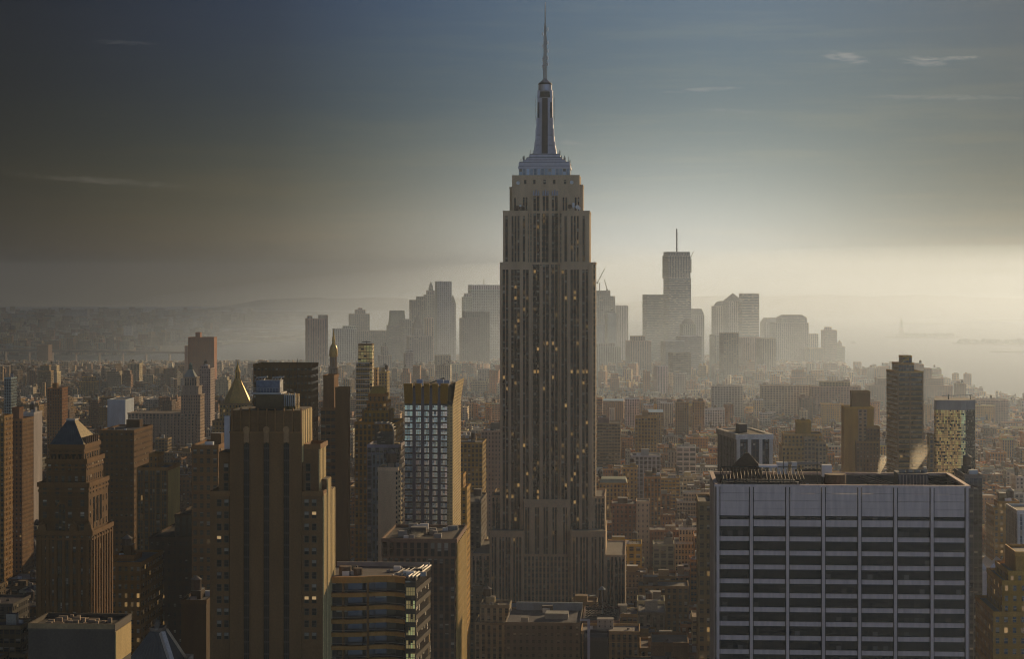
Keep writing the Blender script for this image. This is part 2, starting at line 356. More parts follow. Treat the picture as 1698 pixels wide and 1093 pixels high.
# ------------------------------------------------------------------ ground, water, haze
def sheet(name, rows, z, mat, ncol=14):
    """a curved sheet of land: rows of (Y, x left, x right)"""
    fine = []
    for (y0, l0, r0), (y1, l1, r1) in zip(rows, rows[1:]):
        n = max(1, int((y1 - y0) / 250))
        for i in range(n):
            t = i / n; fine.append((y0 + (y1 - y0) * t, l0 + (l1 - l0) * t, r0 + (r1 - r0) * t))
    fine.append(rows[-1])
    V, Fc = [], []
    for y, l, r in fine:
        for c in range(ncol + 1):
            x = l + (r - l) * c / ncol; V.append((x, y, z + drop(x, y)))
    w = ncol + 1
    for i in range(len(fine) - 1):
        for c in range(ncol): Fc.append((i * w + c, i * w + c + 1, (i + 1) * w + c + 1, (i + 1) * w + c))
    # quay walls all round
    edge = [i * w for i in range(len(fine))] + [(len(fine) - 1) * w + c for c in range(1, w)] + [i * w + w - 1 for i in range(len(fine) - 2, -1, -1)] + [c for c in range(w - 2, 0, -1)]
    b = len(V); V += [(V[e][0], V[e][1], V[e][2] - 6) for e in edge]
    for i in range(len(edge)): j = (i + 1) % len(edge); Fc.append((edge[i], edge[j], b + j, b + i))
    me = bpy.data.meshes.new(name); me.from_pydata(V, [], Fc); me.materials.append(mat)
    o = bpy.data.objects.new(name, me); col.objects.link(o); o['kind'] = 'structure'
    return o
M_WATER = principled('harbour_water', (.03, .04, .045), .3, spec=.5, var=.1)
k = NT(M_WATER.node_tree); nz = k.new('ShaderNodeTexNoise'); nz.inputs['Scale'].default_value = .02; nz.inputs['Detail'].default_value = 6
k.put(nz.inputs[0], k.new('ShaderNodeTexCoord').outputs['Object']); bp = k.new('ShaderNodeBump'); bp.inputs['Strength'].default_value = .35; bp.inputs['Distance'].default_value = 3
k.put(bp.inputs['Height'], nz.outputs[0]); k.put(k.n['Principled BSDF'].inputs['Normal'], bp.outputs[0])
M_ASPH = principled('street_asphalt', (.05, .048, .046), .9, var=.3, vscale=.05)
M_LAND = principled('far_land', (.1, .09, .07), .95, var=.4, vscale=.004)
M_HILL = principled('hill_woods', (.07, .075, .06), .95, var=.4, vscale=.003)
sheet('water', [(300, -9000, 9000), (6000, -12000, 12000), (24000, -16000, 16000)], 0, M_WATER, 40)
gy = lambda py: ZC * F / (py - HY)
gx = lambda px, Y: (px - CX) / F * Y
sheet('street_ground', [(280, -600, 500), (3000, -2400, 2000), (4150, -2400, gx(1730, 4150)), (4500, -2300, gx(1640, 4500)), (4900, -2200, gx(1510, 4900)), (5300, -2000, gx(1430, 5300)),
                 (5900, -1950, gx(1405, 5900)), (6150, -1750, gx(1390, 6150)), (6500, gx(500, 6500), gx(1300, 6500)), (6900, gx(760, 6900), gx(1180, 6900)), (7100, gx(900, 7100), gx(1080, 7100))], 3, M_ASPH, 20)
sheet('far_shore', [(6900, -4500, gx(180, 6900)), (7300, -4500, gx(300, 7300)), (8000, -4500, gx(345, 8000)), (8400, -4600, gx(395, 8400)), (8700, -4600, gx(505, 8700)), (10200, -5000, gx(520, 10200)),
                    (10500, -5000, gx(360, 10500)), (11000, -5200, gx(350, 11000)), (12200, -5400, gx(520, 12200)), (14000, -6000, gx(600, 14000)), (17500, -7000, gx(620, 17500)), (18500, -7200, gx(480, 18500))], 4, M_LAND, 24)
def hill(name, x0, x1, y0, y1, prof, mat):
    n, V, Fc = 80, [], []; dp = 8
    for j in range(dp + 1):
        t = j / dp; yy = y0 + (y1 - y0) * t; hh = math.sin(math.pi * min(1, t * 1.02)) ** .8 if t < 1 else 0
        for i in range(n + 1):
            u = i / n; x = x0 + (x1 - x0) * u
            p = prof(u) * (1 + .06 * math.sin(u * 37 + j) + .04 * math.sin(u * 91 + 2 * j))
            V.append((x, yy, drop(x, yy) + 2 + p * hh))
    w = n + 1
    for j in range(dp):
        for i in range(n): Fc.append((j * w + i, j * w + i + 1, (j + 1) * w + i + 1, (j + 1) * w + i))
    me = bpy.data.meshes.new(name); me.from_pydata(V, [], Fc); me.materials.append(mat)
    for p in me.polygons: p.use_smooth = True
    o = bpy.data.objects.new(name, me); col.objects.link(o); o['kind'] = 'structure'
sm = lambda u, a, b: (lambda t: t * t * (3 - 2 * t))(max(0, min(1, (u - a) / (b - a))))
hill('hills', gx(700, 15500), gx(1900, 15500), 14800, 20500, lambda u: 30 + 115 * sm(u, .1, .5) * (1 - .25 * sm(u, .75, 1)), M_HILL)
hill('far_hills', gx(330, 21000), gx(1000, 21000), 19500, 23500, lambda u: 105 * sm(u, 0, .2) * (1 - sm(u, .8, 1)), M_HILL)

# islands in the harbour
def island(name, px0, px1, Y, dep, h=4):
    m = MB(); n = 22; x0, x1 = gx(px0, Y), gx(px1, Y); cx, rx = (x0 + x1) / 2, (x1 - x0) / 2; r = random.Random(int(px0)); g = drop(cx, Y)
    P = [(cx + rx * math.cos(i * math.tau / n) * r.uniform(.9, 1.05), Y + dep / 2 * math.sin(i * math.tau / n) * r.uniform(.85, 1.1)) for i in range(n)]
    m.prism(P, g - 2, g + h, (.1, .09, .07, 0)); o = m.build(name, M_LAND); o['kind'] = 'structure'
    return g + h
def sea_trees(Y, px0, px1, n, g, name, label):
    r = random.Random(n); m = MB()
    for i in range(n):
        x = gx(r.uniform(px0, px1), Y); y = Y + r.uniform(-40, 60); rr = r.uniform(6, 14)
        m.cone(x, y, rr * .7, rr, g, g + rr * .5, 7, cap=False); m.cone(x, y, rr, rr * .45, g + rr * .5, g + rr * 1.2, 7)
    o = m.build(name, M_HILL); o['kind'] = 'stuff'; o['label'] = label
g1 = island('liberty_island_ground', 1466, 1592, 9300, 260); g2 = island('ellis_island_ground', 1578, 1730, 8300, 260)
island('pier_ground', 1640, 1740, 7300, 60, 3); island('container_terminal_ground', 1480, 1565, 12500, 300, 6); island('port_ground', 1600, 1720, 13600, 500, 8)
sea_trees(9330, 1505, 1590, 60, g1, 'island_trees', 'dark trees on the statue island')
sea_trees(8330, 1590, 1720, 70, g2, 'shore_trees', 'dark trees and low halls on the nearer island')

# haze: one closed box of even density round everything below the sky
def haze():
    m = bpy.data.materials.new('haze_air'); m.use_nodes = True; k = NT(m.node_tree); k.n.clear()
    out = k.new('ShaderNodeOutputMaterial'); v = k.new('ShaderNodeVolumePrincipled')
    v.inputs['Color'].default_value = HAZE_COL; v.inputs['Density'].default_value = HAZE_DENS; v.inputs['Anisotropy'].default_value = HAZE_G
    k.l.new(v.outputs[0], out.inputs['Volume'])
    b = MB(); b.box(-17000, 17000, -400, 24600, -150, 462, bottom=True)
    o = b.build('haze', m); o['kind'] = 'stuff'; o['label'] = 'pale even haze over the city'
haze()

# sea mist lying over the southern tip and the bay
def mist(name, label, cx, cy, ax, ay, h, dens):
    m = bpy.data.materials.new('mist_air'); m.use_nodes = True; k = NT(m.node_tree); k.n.clear()
    out = k.new('ShaderNodeOutputMaterial'); v = k.new('ShaderNodeVolumePrincipled'); v.inputs['Color'].default_value = HAZE_COL; v.inputs['Density'].default_value = dens; v.inputs['Anisotropy'].default_value = HAZE_G
    k.l.new(v.outputs[0], out.inputs['Volume']); V, Fc = [], []; nu, nv = 36, 9
    rows = [(math.sin(math.pi / 2 * j / nv), math.cos(math.pi / 2 * j / nv)) for j in range(1, nv + 1)]
    V.append((0, 0, h))
    for q, zc in rows:
        for i in range(nu): an = math.tau * i / nu; V.append((ax * q * math.cos(an), ay * q * math.sin(an), h * zc))
    for i in range(nu): V.append((ax * math.cos(math.tau * i / nu), ay * math.sin(math.tau * i / nu), -45))
    for i in range(nu):
        j = (i + 1) % nu; Fc.append((0, 1 + i, 1 + j))
        for q in range(nv): Fc.append((1 + q * nu + i, 1 + (q + 1) * nu + i, 1 + (q + 1) * nu + j, 1 + q * nu + j))
    Fc.append(tuple(1 + nv * nu + i for i in reversed(range(nu))))
    me = bpy.data.meshes.new(name); me.from_pydata(V, [], Fc); me.materials.append(m); o = bpy.data.objects.new(name, me); col.objects.link(o); o.location = (cx, cy, 0); o['kind'] = 'stuff'; o['label'] = label
mist('sea_mist', 'thin upper veil of sea mist over downtown and the bay', 2300, 9000, 4300, 7200, 400, 5.5e-5)
mist('sea_mist', 'middle layer of sea mist over downtown and the bay', 2300, 8900, 4000, 6700, 290, 7e-5)
mist('sea_mist', 'low thicker sea mist lying on the southern tip and the water', 2300, 8800, 3700, 6200, 200, 9.5e-5)

def shade_cloud(name, label, gx_, gy_, ax, ay, thick, sig):  # unseen volumes added above the frame to block sun on the east
    m = bpy.data.materials.new('shade_cloud_vapour'); m.use_nodes = True; k = NT(m.node_tree); k.n.clear()
    out = k.new('ShaderNodeOutputMaterial'); v = k.new('ShaderNodeVolumePrincipled'); v.inputs['Color'].default_value = (.9, .9, .9, 1); v.inputs['Density'].default_value = sig
    k.l.new(v.outputs[0], out.inputs['Volume'])
    alt = 9000; off = alt / math.tan(SUN_EL); cx, cy = gx_ + off * math.sin(SUN_AZ), gy_ + off * math.cos(SUN_AZ); V, Fc = [], []; nu, nv = 28, 10; r = random.Random(gx_)
    wob = [1 + .1 * math.sin(3 * t * math.tau / nu + gx_) + r.uniform(-.04, .04) for t in range(nu)]
    V.append((0, 0, -thick / 2))
    for j in range(1, nv):
        ph = math.pi * j / nv
        for i in range(nu): an = math.tau * i / nu; q = math.sin(ph) * wob[i]; V.append((ax * q * math.cos(an), ay * q * math.sin(an), -thick / 2 * math.cos(ph)))
    V.append((0, 0, thick / 2))
    for i in range(nu):
        j = (i + 1) % nu; Fc.append((0, 1 + j, 1 + i)); Fc.append((len(V) - 1, 1 + (nv - 2) * nu + i, 1 + (nv - 2) * nu + j))
        for q in range(nv - 2): Fc.append((1 + q * nu + i, 1 + q * nu + j, 1 + (q + 1) * nu + j, 1 + (q + 1) * nu + i))
    me = bpy.data.meshes.new(name); me.from_pydata(V, [], Fc); me.materials.append(m); o = bpy.data.objects.new(name, me); col.objects.link(o); o.location = (cx, cy, alt); o['kind'] = 'stuff'; o['label'] = label
shade_cloud('shade_cloud', 'long unseen cloud added to shade the eastern shore', -4700, 10500, 4300, 14500, 1000, 6e-4)
shade_cloud('shade_cloud', 'smaller unseen cloud added to shade the eastern blocks', -1450, 1000, 1330, 2300, 700, 5.5e-4)

# ------------------------------------------------------------------ the tall stone tower in the middle
def great_tower():
    L = Lot(829, 1323); X, Z = L.x, L.z
    o = L.root('skyscraper', 'tallest limestone tower with stepped crown, rounded mast and antenna in the middle of the city', 'skyscraper')
    st = (.54, .43, .32); tt = (*st, .37)
    def blk(part, a, b, top, dy, D, z0, win=NOWIN, bw=2.4, fh=3.65, par=True, roof=(.2, .19, .18, 0)):
        m = MB(); x0, x1, z1 = X(a, dy), X(b, dy), Z((a + b) / 2, top, dy)
        m.box(x0, x1, dy, dy + D, z0, z1, tt, win, bw, fh, roof=roof)
        if par: m.parapet(x0, x1, dy, dy + D, z1, h=.9, t=.6, tint=(*st, 0))
        m.build(part, M_FAC, o); L.claim(x0, x1, dy, dy + D, 8); return z1
    W1 = (.5, .6, .45, .02)
    z883, z922, z829 = Z(906, 883), Z(906, 922), Z(906, 829)
    blk('base_block', 781, 1037, 922, -11, 75, 0, (.55, .6, .45, .01))
    blk('lower_wing', 812, 868, 883, -14, 60, 0); blk('lower_wing', 946, 1004, 883, -14, 60, 0)
    blk('lower_block', 815, 1003, 825, 6, 48, Z(906, 922, -11), W1)
    blk('centre_bay', 868.3, 945.7, 831, -4, 24, 0)
    zt = blk('main_shaft', 831, 981, 437, 3.2, 38, z829 - 6, W1)
    zu = blk('upper_shaft', 835, 977, 352, 4, 36, zt, W1)
    blk('tower_wing', 829, 881, 437, 0, 44, z829 - 14); blk('tower_wing', 928, 983, 437, 0, 44, z829 - 14)
    blk('side_bay', 983.2, 987.5, 437, 9, 26, z829 - 14, W1)
    blk('upper_wing', 834, 875, 351.5, 1.2, 40, zt); blk('upper_wing', 931, 977.5, 351.5, 1.2, 40, zt)
    zc = blk('crown_block', 849, 961, 290, 4.6, 33, zu, par=False)
    blk('crown_shoulder', 845, 848.9, 312, 9, 22, zu); blk('crown_shoulder', 961.2, 966.5, 308, 9, 22, zu)
    # window strips: column of windows between stone piers
    def strip(a, b, top, bot, dy, lit=.02, fh=3.65):  # amber emission in these panes paints the reflected sunset
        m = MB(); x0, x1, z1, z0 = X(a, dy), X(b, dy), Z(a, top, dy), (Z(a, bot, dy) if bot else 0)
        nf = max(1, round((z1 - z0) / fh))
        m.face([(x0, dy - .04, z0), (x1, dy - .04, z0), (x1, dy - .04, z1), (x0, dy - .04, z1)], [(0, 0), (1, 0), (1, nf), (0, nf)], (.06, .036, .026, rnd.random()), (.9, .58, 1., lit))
        m.build('window_strip', M_FAC, o)
    def pier(a, b, top, bot, dy, out=.55):
        m = MB(); m.box(X(a, dy), X(b, dy), dy - out, dy + .2, (Z(a, bot, dy) if bot else 0), Z(a, top, dy), tt, NOWIN); m.build('pier', M_FAC, o)
    cols = [(c - 2, c + 2) for c in (835.5, 840.8, 849.8, 854.8, 859.7, 869.2, 874.4)]
    colsR = [(c - 2, c + 2) for c in (933, 938.2, 948, 953, 958, 967.5, 973)]
    for a, b in cols + colsR:
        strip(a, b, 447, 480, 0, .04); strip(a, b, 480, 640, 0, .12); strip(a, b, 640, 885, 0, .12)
    for a, b in ((829.5, 833), (843.6, 847), (862.3, 866.4), (877, 880.6), (928.6, 930.4), (941, 945.3), (960.8, 964.8), (976, 982)): pier(a, b, 440, 884, 0)
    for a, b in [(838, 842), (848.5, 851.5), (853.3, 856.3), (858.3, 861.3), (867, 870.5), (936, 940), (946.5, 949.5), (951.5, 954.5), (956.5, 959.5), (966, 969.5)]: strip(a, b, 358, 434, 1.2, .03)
    for a, b in ((834.5, 837), (843.5, 847), (862.5, 865.5), (872, 875), (931, 934), (941.5, 945.5), (961, 965), (971.5, 977)): pier(a, b, 354, 437, 1.2, .4)
    cen = [(884.6, 888.8), (890, 894.2), (900, 904), (905.4, 909.4), (915, 919), (920.5, 924.5)]
    for a, b in cen:
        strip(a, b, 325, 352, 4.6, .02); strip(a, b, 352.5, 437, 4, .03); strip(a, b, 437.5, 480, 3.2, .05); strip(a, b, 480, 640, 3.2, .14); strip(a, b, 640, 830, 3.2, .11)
    for a, b in ((881.5, 883.6), (895.5, 898.7), (910.6, 913.8), (925.6, 927.6)): pier(a, b, 440, 830, 3.2, .9); pier(a, b, 322, 438, 4.6, 1.6)
    # arches over the centre bay and its strips
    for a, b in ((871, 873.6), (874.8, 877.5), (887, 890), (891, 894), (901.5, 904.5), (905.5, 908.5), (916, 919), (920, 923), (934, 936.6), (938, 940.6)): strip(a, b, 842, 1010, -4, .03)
    for a, b in ((879, 885), (895, 899.6), (910, 914.4), (924.6, 930.5)): pier(a, b, 836, 1015, -4, 1.1)
    for c in (890.5, 905, 919.5):
        m = MB(); xm, zz = X(c, -5), Z(c, 842, -5); r = 1.75
        for i in range(8):
            t0, t1 = math.pi * i / 8, math.pi * (i + 1) / 8
            m.face([(xm + r * math.cos(t0), -5.2, zz + 1.5 * r * math.sin(t0)), (xm + 2.6 * math.cos(t0), -5.2, zz + 4.2 * math.sin(t0)), (xm + 2.6 * math.cos(t1), -5.2, zz + 4.2 * math.sin(t1)), (xm + r * math.cos(t1), -5.2, zz + 1.5 * r * math.sin(t1))], None, tt)
        m.build('arch', M_FAC, o)
    for base in ((815, 820, 828, 833, 838.5, 843, 851, 856, 861), (950, 955, 962, 967, 972, 981, 986, 993, 998)):
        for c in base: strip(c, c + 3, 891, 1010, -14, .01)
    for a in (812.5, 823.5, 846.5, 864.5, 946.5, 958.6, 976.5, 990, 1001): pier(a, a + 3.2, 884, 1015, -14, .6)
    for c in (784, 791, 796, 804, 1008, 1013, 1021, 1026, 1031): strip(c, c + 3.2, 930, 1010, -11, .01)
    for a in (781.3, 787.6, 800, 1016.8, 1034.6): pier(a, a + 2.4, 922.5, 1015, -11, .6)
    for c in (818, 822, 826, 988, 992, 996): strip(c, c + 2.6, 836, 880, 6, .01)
    # crown: small windows, ornaments, corner windows, dishes
    for c in (871, 886, 903, 919, 937): strip(c - 2, c + 2, 298, 305, 4.6, .0, 3.2)
    for a, b in ((852.5, 855.5), (867, 870), (871.5, 874.5), (933, 936), (937.5, 940.5), (953, 956), (958, 960.5)): strip(a, b, 327, 349, 4.6, .0, 5)
    for c in (889, 904.7, 920):
        m = MB()
        for dx in (-1.9, 0, 1.9): m.cone(X(c, 4.6) + dx * .8, 4.2, .75, .35, Z(c, 324, 4.6), Z(c, 316 - (2 if dx == 0 else 0), 4.6), 6)
        m.build('cast_ornament', M_METAL, o)
    for (px, py, r, ma) in ((859, 303, 1.2, M_WHITE), (948, 302, 1.2, M_WHITE), (857.5, 345, 1.7, M_WOOD), (866, 346, 1.7, M_WOOD), (945, 342.5, 1.5, M_WOOD), (951, 338, .9, M_WHITE), (951, 341.5, .9, M_WHITE), (957.5, 343, 1.3, M_WHITE), (961, 345.5, .9, M_WHITE), (863, 341, .8, M_WHITE)):
        m = MB(); xx, zz = X(px, 2.5), Z(px, py, 2.5); n = 14
        yy = 2.2 if py > 320 else 3.6
        ring = [(xx + r * math.cos(i * math.tau / n), yy, zz + r * math.sin(i * math.tau / n)) for i in range(n)]
        for i in range(n): j = (i + 1) % n; m.face([ring[i], ring[j], (xx, yy + .5, zz)], None, tt); m.face([ring[j], ring[i], (xx, yy + .75, zz)], None, tt)
        m.bar((xx, yy + .6, zz), (xx, 4.7 if py < 320 else yy + .6, zz - (0 if py < 320 else r + 1.2)), .15); m.build('satellite_dish', ma, o)
    # mast
    yc = 20; cx = X(904, yc); e = lambda py: Z(904, py, yc)
    def tier(part, w, py0, py1, mat=M_METAL, d=None, **kk):
        m = MB(); h = (w / 2) / 2.52; dd = h if d is None else d; m.box(cx - h, cx + h, yc - dd, yc + dd, e(py0), e(py1), m=0, bottom=True); m.build(part, mat, o)
    obs = MB(); h = 42 / 2.52
    obs.box(cx - h, cx + h, yc - 12, yc + 12, zc, e(281), (.5, .5, .5, .3), (.72, .95, 1, 0), 2.3, 4.2); obs.build('observation_gallery', facade_mat('gallery_glass', glass=(.35, .42, .5), groug=.2, blinds=.1), o)
    for w, p0, p1, d in ((86, 281, 277, 13), (84, 277, 270.5, 12), (70, 270.5, 266.5, 10.5), (59, 266.5, 262.5, 9.5), (50, 262.5, 257, 8.5)):
        tier('mast_step', w, p0, p1, d=d); tier('mast_band', w * .975, p1, p1 - .9, M_DARK, d=d * .95)
    m = MB(); P = [(38, 257), (35, 243), (32.5, 240), (31, 226), (28, 224), (27, 207), (25.5, 204), (24.5, 150)]
    for (wa, a), (wb, b) in zip(P, P[1:]):
        ha, hb = wa / 2 / 2.52, wb / 2 / 2.52; m.frustum(cx - ha, cx + ha, yc - ha * .8, yc + ha * .8, e(a), cx - hb, cx + hb, yc - hb * .8, yc + hb * .8, e(b))
    m.build('mooring_mast', M_METAL, o)
    for s_ in (-1, 1):
        for (w0, p0, p1) in ((15.8, 250, 236), (14, 236, 214), (12.6, 214, 196)):
            m = MB(); hh = w0 / 2.52; m.box(cx + s_ * hh - .45, cx + s_ * hh + .45, yc - 7.5, yc - 3, e(p0), e(p1)); m.build('mast_fin', M_METAL, o)
    m = MB(); m.frustum(cx - 1.9, cx + 1.9, yc - 6.9, yc, e(255), cx - 1.8, cx + 1.8, yc - 4.6, yc, e(163)); m.build('mast_window', principled('mast_glazing', (.045, .03, .025), .4, var=.3, vscale=2), o)
    for s_ in (-1, 1):
        m = MB(); m.frustum(cx + s_ * 2.5 - .35, cx + s_ * 2.5 + .35, yc - 7.2, yc, e(255), cx + s_ * 2.3 - .3, cx + s_ * 2.3 + .3, yc - 4.9, yc, e(163)); m.build('mast_rib', M_METAL, o)
        m = MB(); m.box(cx + s_ * 4.1 - .55, cx + s_ * 4.1 + .55, yc - 4.6, yc, e(196), e(170)); m.build('mast_louvre', M_DARK, o)
    for part, r0, r1, p0, p1, mt in (('mast_drum', 13.5, 12.5, 162, 152, M_DARK), ('mast_collar', 13.6, 12.2, 152, 149.5, M_METAL), ('mast_drum', 11.2, 11, 149.5, 140, M_METAL), ('mast_collar', 12.2, 10.6, 140, 137, M_DARK), ('dome', 9.6, 5.5, 137, 133, M_METAL), ('dome', 5.5, 2, 133, 130, M_METAL)):
        m = MB(); m.cone(cx, yc, r0 / 2.52, r1 / 2.52, e(p0), e(p1), 20); m.build(part, mt, o)
    # antenna
    m = MB(); r = 1.25
    for a, b, w in ((130, 92, 1.15), (92, 60, .85), (60, 40, .6)):
        for i in range(4): cxx, cyy = cx + w * (1 if i in (0, 1) else -1), yc + w * (1 if i in (1, 2) else -1); m.bar((cxx, cyy, e(a)), (cxx, cyy, e(b)), .16)
        n = int((a - b) / 3)
        for q in range(n):
            z0, z1 = e(a - (a - b) * q / n), e(a - (a - b) * (q + 1) / n)
            m.bar((cx - w, yc - w, z0), (cx + w, yc - w, z1), .1); m.bar((cx + w, yc - w, z0), (cx - w, yc - w, z1), .1); m.box(cx - w, cx + w, yc - w, yc + w, z0 - .1, z0 + .1, bottom=True)
    m.bar((cx, yc, e(130)), (cx, yc, e(40)), .3, n=8); m.bar((cx, yc, e(40)), (cx, yc, e(14)), .38, n=8); m.bar((cx, yc, e(14)), (cx, yc, e(3)), .22, n=6)
    m.build('antenna', M_STEEL, o)
    for (p, dx) in ((110, -1), (106, 1), (98, -1), (96, 1), (84, 1), (76, -1), (70, 1), (56, -1), (48, 1)):
        m = MB(); m.box(cx + dx * 1.7 - .25, cx + dx * 1.7 + .25, yc - .8, yc + .8, e(p + 3), e(p - 3), bottom=True); m.bar((cx, yc, e(p)), (cx + dx * 2.2, yc, e(p)), .12); m.build('antenna_panel', M_WHITE, o)
    r = random.Random(3)
    for i in range(30):
        s_ = -1 if i % 2 else 1; t = r.random(); px = 904 + s_ * (18 + 25 * t); base = 262 + 17 * t
        m = MB(); x = X(px, yc); m.bar((x, yc - 6 + r.uniform(-4, 4), e(base + 4)), (x, yc - 6, e(base - r.uniform(5, 17))), r.uniform(.1, .22)); m.bar((x - 1.2, yc - 6, e(base - 4)), (x + 1.2, yc - 6, e(base - 4)), .1); m.build('whip_aerial', M_STEEL, o)
    for c in (894, 914):
        for q in range(3):
            m = MB(); x = cx + (c - 904) / 2.52 * 1.55; m.bar((x, yc - 2, e(200 - 14 * q)), (x, yc - 2, e(190 - 14 * q)), .12); m.bar((x, yc - 2, e(195 - 14 * q)), (cx, yc - 2, e(195 - 14 * q)), .09); m.build('side_aerial', M_STEEL, o)
    LAND.append((906, 500, 1323, 'tallest tower'))
great_tower()

# ------------------------------------------------------------------ pale slab with black ribbon windows
def ribbon_slab():
    Y = 600; L = Lot(1186, Y); X, Z = L.x, L.z
    o = L.root('office_slab', 'wide pale stone office slab with black ribbon windows, seen close on the west side', 'office building')
    x0, x1 = X(1186), X(1607); D = 40; zt = Z(1400, 806); pxm = Y / F
    L.claim(x0, x1, 0, D, 10)
    m = MB(); m.box(x0 + .6, x1 - .6, .9, D - .9, 0, zt - 9.3, (.02, .02, .02, .4), (.95, 1, 1, .002), 1.52, 4.18); m.build('glazing', facade_mat('ribbon_glazing', glass=(.006, .006, .005), groug=.3, blind=(.1, .09, .085), blinds=.1, spec=.1), o)
    m = MB(); m.box(x0 + .3, x1 - .3, .3, D - .3, Z(1400, 857), zt - 5, (.5, .5, .5, 0), bottom=True); m.build('attic_wall', M_TRAV, o)
    # attic panels: a grid of stone slabs with open joints on front, proud of the wall
    n, rows = 7, 4
    bays = [1190.5, 1246, 1306, 1365.5, 1425.5, 1485, 1545.5, 1603.5]
    for i in range(n):
        a, b = X(bays[i]) + .55, X(bays[i + 1]) - .55
        m = MB()
        for q in range(rows):
            za, zb = Z(1400, 857 - q * 12.6), Z(1400, 857 - (q + 1) * 12.6)
            m.box(a, b, .1, .32, za + .04, zb - .04, bottom=True)
        m.build('attic_panel', M_TRAV, o)
    zc = [Z(1400, y) for y in (863.5, 874.5)]
    m = MB(); m.box(x0, x1, .15, D - .15, zc[1], zc[0], bottom=True); m.build('spandrel', M_TRAV, o)
    y = 891.5
    while True:
        z1, z0 = Z(1400, y), Z(1400, y + 7.6)
        if z1 < 40: break
        m = MB(); m.box(x0, x1, .15, D - .15, max(0, z0), z1, bottom=True); m.build('spandrel', M_TRAV, o); y += 23.55
    for b in bays:
        m = MB(); m.box(X(b) - .42, X(b) + .42, -.3, .9, 0, zt, bottom=True); m.build('pier', M_TRAV, o)
        for s_ in (-1, 1):
            m = MB(); m.box(X(b) + s_ * .62 - .08, X(b) + s_ * .62 + .08, -.02, .9, 0, zt - .2, bottom=True); m.build('pier_joint', M_DARKGLASS, o)
    for q in range(6):
        for xx in (x0 - .3, x1 - .6):
            yy = 1 + (D - 2.9) * q / 5; m = MB(); m.box(xx, xx + .9, yy, yy + .9, 0, zt - .6); m.build('side_pier', M_TRAV, o)
    m = MB(); m.box(x0, x0 + .3, .4, D - .4, zt - 9, zt - .6); m.box(x1 - .3, x1, .4, D - .4, zt - 9, zt - .6); m.build('side_panel', M_TRAV, o)
    m = MB(); t = .9
    m.box(x0 - .35, x1 + .35, -.4, t, zt - .45, zt + .25, bottom=True); m.box(x0 - .35, x1 + .35, D - t, D + .4, zt - .45, zt + .25, bottom=True)
    m.box(x0 - .35, x0 + t, t, D - t, zt - .45, zt + .25, bottom=True); m.box(x1 - t, x1 + .35, t, D - t, zt - .45, zt + .25, bottom=True); m.build('coping', M_TRAV, o)
    m = MB(); m.box(x0 + .5, x1 - .5, D - 1.6, D - .9, zt - 6, zt - .5); m.build('rear_parapet', M_TAR, o)
    zr = zt - 2.9
    m = MB(); m.box(x0 + 1, x1 - 1, 1, D - 1.7, zr - .5, zr); m.build('roof', principled('roof_gravel', (.3, .25, .2), .95, var=.35, vscale=.3, bump=.3), o)
    # screen of slanted fins with tanks behind, left part of roof
    xa, xb = X(1200), X(1335)
    m = MB(); m.box(xa, xb - 2, 5, 14, zr, zr + 3.4); m.build('plant_room', M_DARK, o)
    for i in range(23):
        x = xa + (xb - xa) * i / 22; m = MB(); m.bar((x, 3.5, zr + 4.4), (x + .5, 22, zr + 5.6), .13, n=4); m.build('roof_fin', M_FIN, o)
    m = MB(); m.bar((xa, 3.5, zr + 3.9), (xb, 3.5, zr + 3.9), .15); m.bar((xa, 22, zr + 6.3), (xb, 22, zr + 6.3), .15)
    for i in range(8):
        x = xa + (xb - xa) * i / 7; m.bar((x, 3.5, zr), (x, 3.5, zr + 4.3), .12); m.bar((x, 21.5, zr), (x, 21.5, zr + 6.3), .12)
    m.build('fin_frame', M_DARK, o)
    m = MB(); m.box(X(1258, 16), X(1289, 16), 14, 19, zr + 6.9, zr + 7.4, bottom=True); m.build('skylight_panel', M_METAL, o)
    cx = X(1239, 28); m = MB(); m.frustum(cx - 5, cx + 5, 25, 33, zr + 5, cx - .5, cx + .5, 28.6, 29.4, zr + 10); m.build('tank_house_roof', M_WOOD, o)
    m = MB(); m.box(cx - 4.4, cx + 4.4, 25.5, 32.5, zr, zr + 4.9); m.build('tank_house', M_WOOD, o)
    for (px, y, w) in ((1288, 32, 3.4), (1363, 24, 3.0), (1313, 33, 1.6)):
        x = X(px, y); m = MB(); m.box(x, x + w, y, y + 3, zr + 3.2, zr + 6.8, bottom=True); b = m.build('air_unit', M_WHITE, o)
        m = MB()
        for dx in (.2, w - .2):
            for dy in (.2, 2.8): m.bar((x + dx, y + dy, zr), (x + dx, y + dy, zr + 3.2), .12)
        m.build('unit_frame', M_DARK, b)
    m = MB(); x = X(1358, 10); m.cone(x + 5, 12, 3.2, 3.2, zr, zr + 5.2, 16); m.build('round_tank', M_WOOD, o)
    m = MB(); m.bar((X(1300, 34), 34, zr + 6.4), (X(1360, 34), 34, zr + 6.4), .5, n=8); m.build('pipe', M_STEEL, o)
    m = MB(); m.bar((X(1318, 30), 30, zr + 4.6), (X(1365, 30), 30, zr + 4.6), .4, n=8); m.build('pipe', M_DARK, o)
    for (px, y, h) in ((1299, 30, 9), (1355, 26, 11), (1272, 30, 9), (1392, 12, 5), (1387, 14, 4)): m = MB(); x = X(px, y); m.bar((x, y, zr), (x, y, zr + h), .13); m.build('roof_mast', M_DARK, o)
    r = random.Random(5)
    for i in range(26):
        x, y = r.uniform(x0 + 3, X(1400)), r.uniform(3, 34); s = r.uniform(.5, 1.6); m = MB(); m.box(x, x + s * 1.5, y, y + s, zr + .01, zr + s); m.build('vent', [M_STEEL, M_DARK, M_WHITE][i % 3], o)
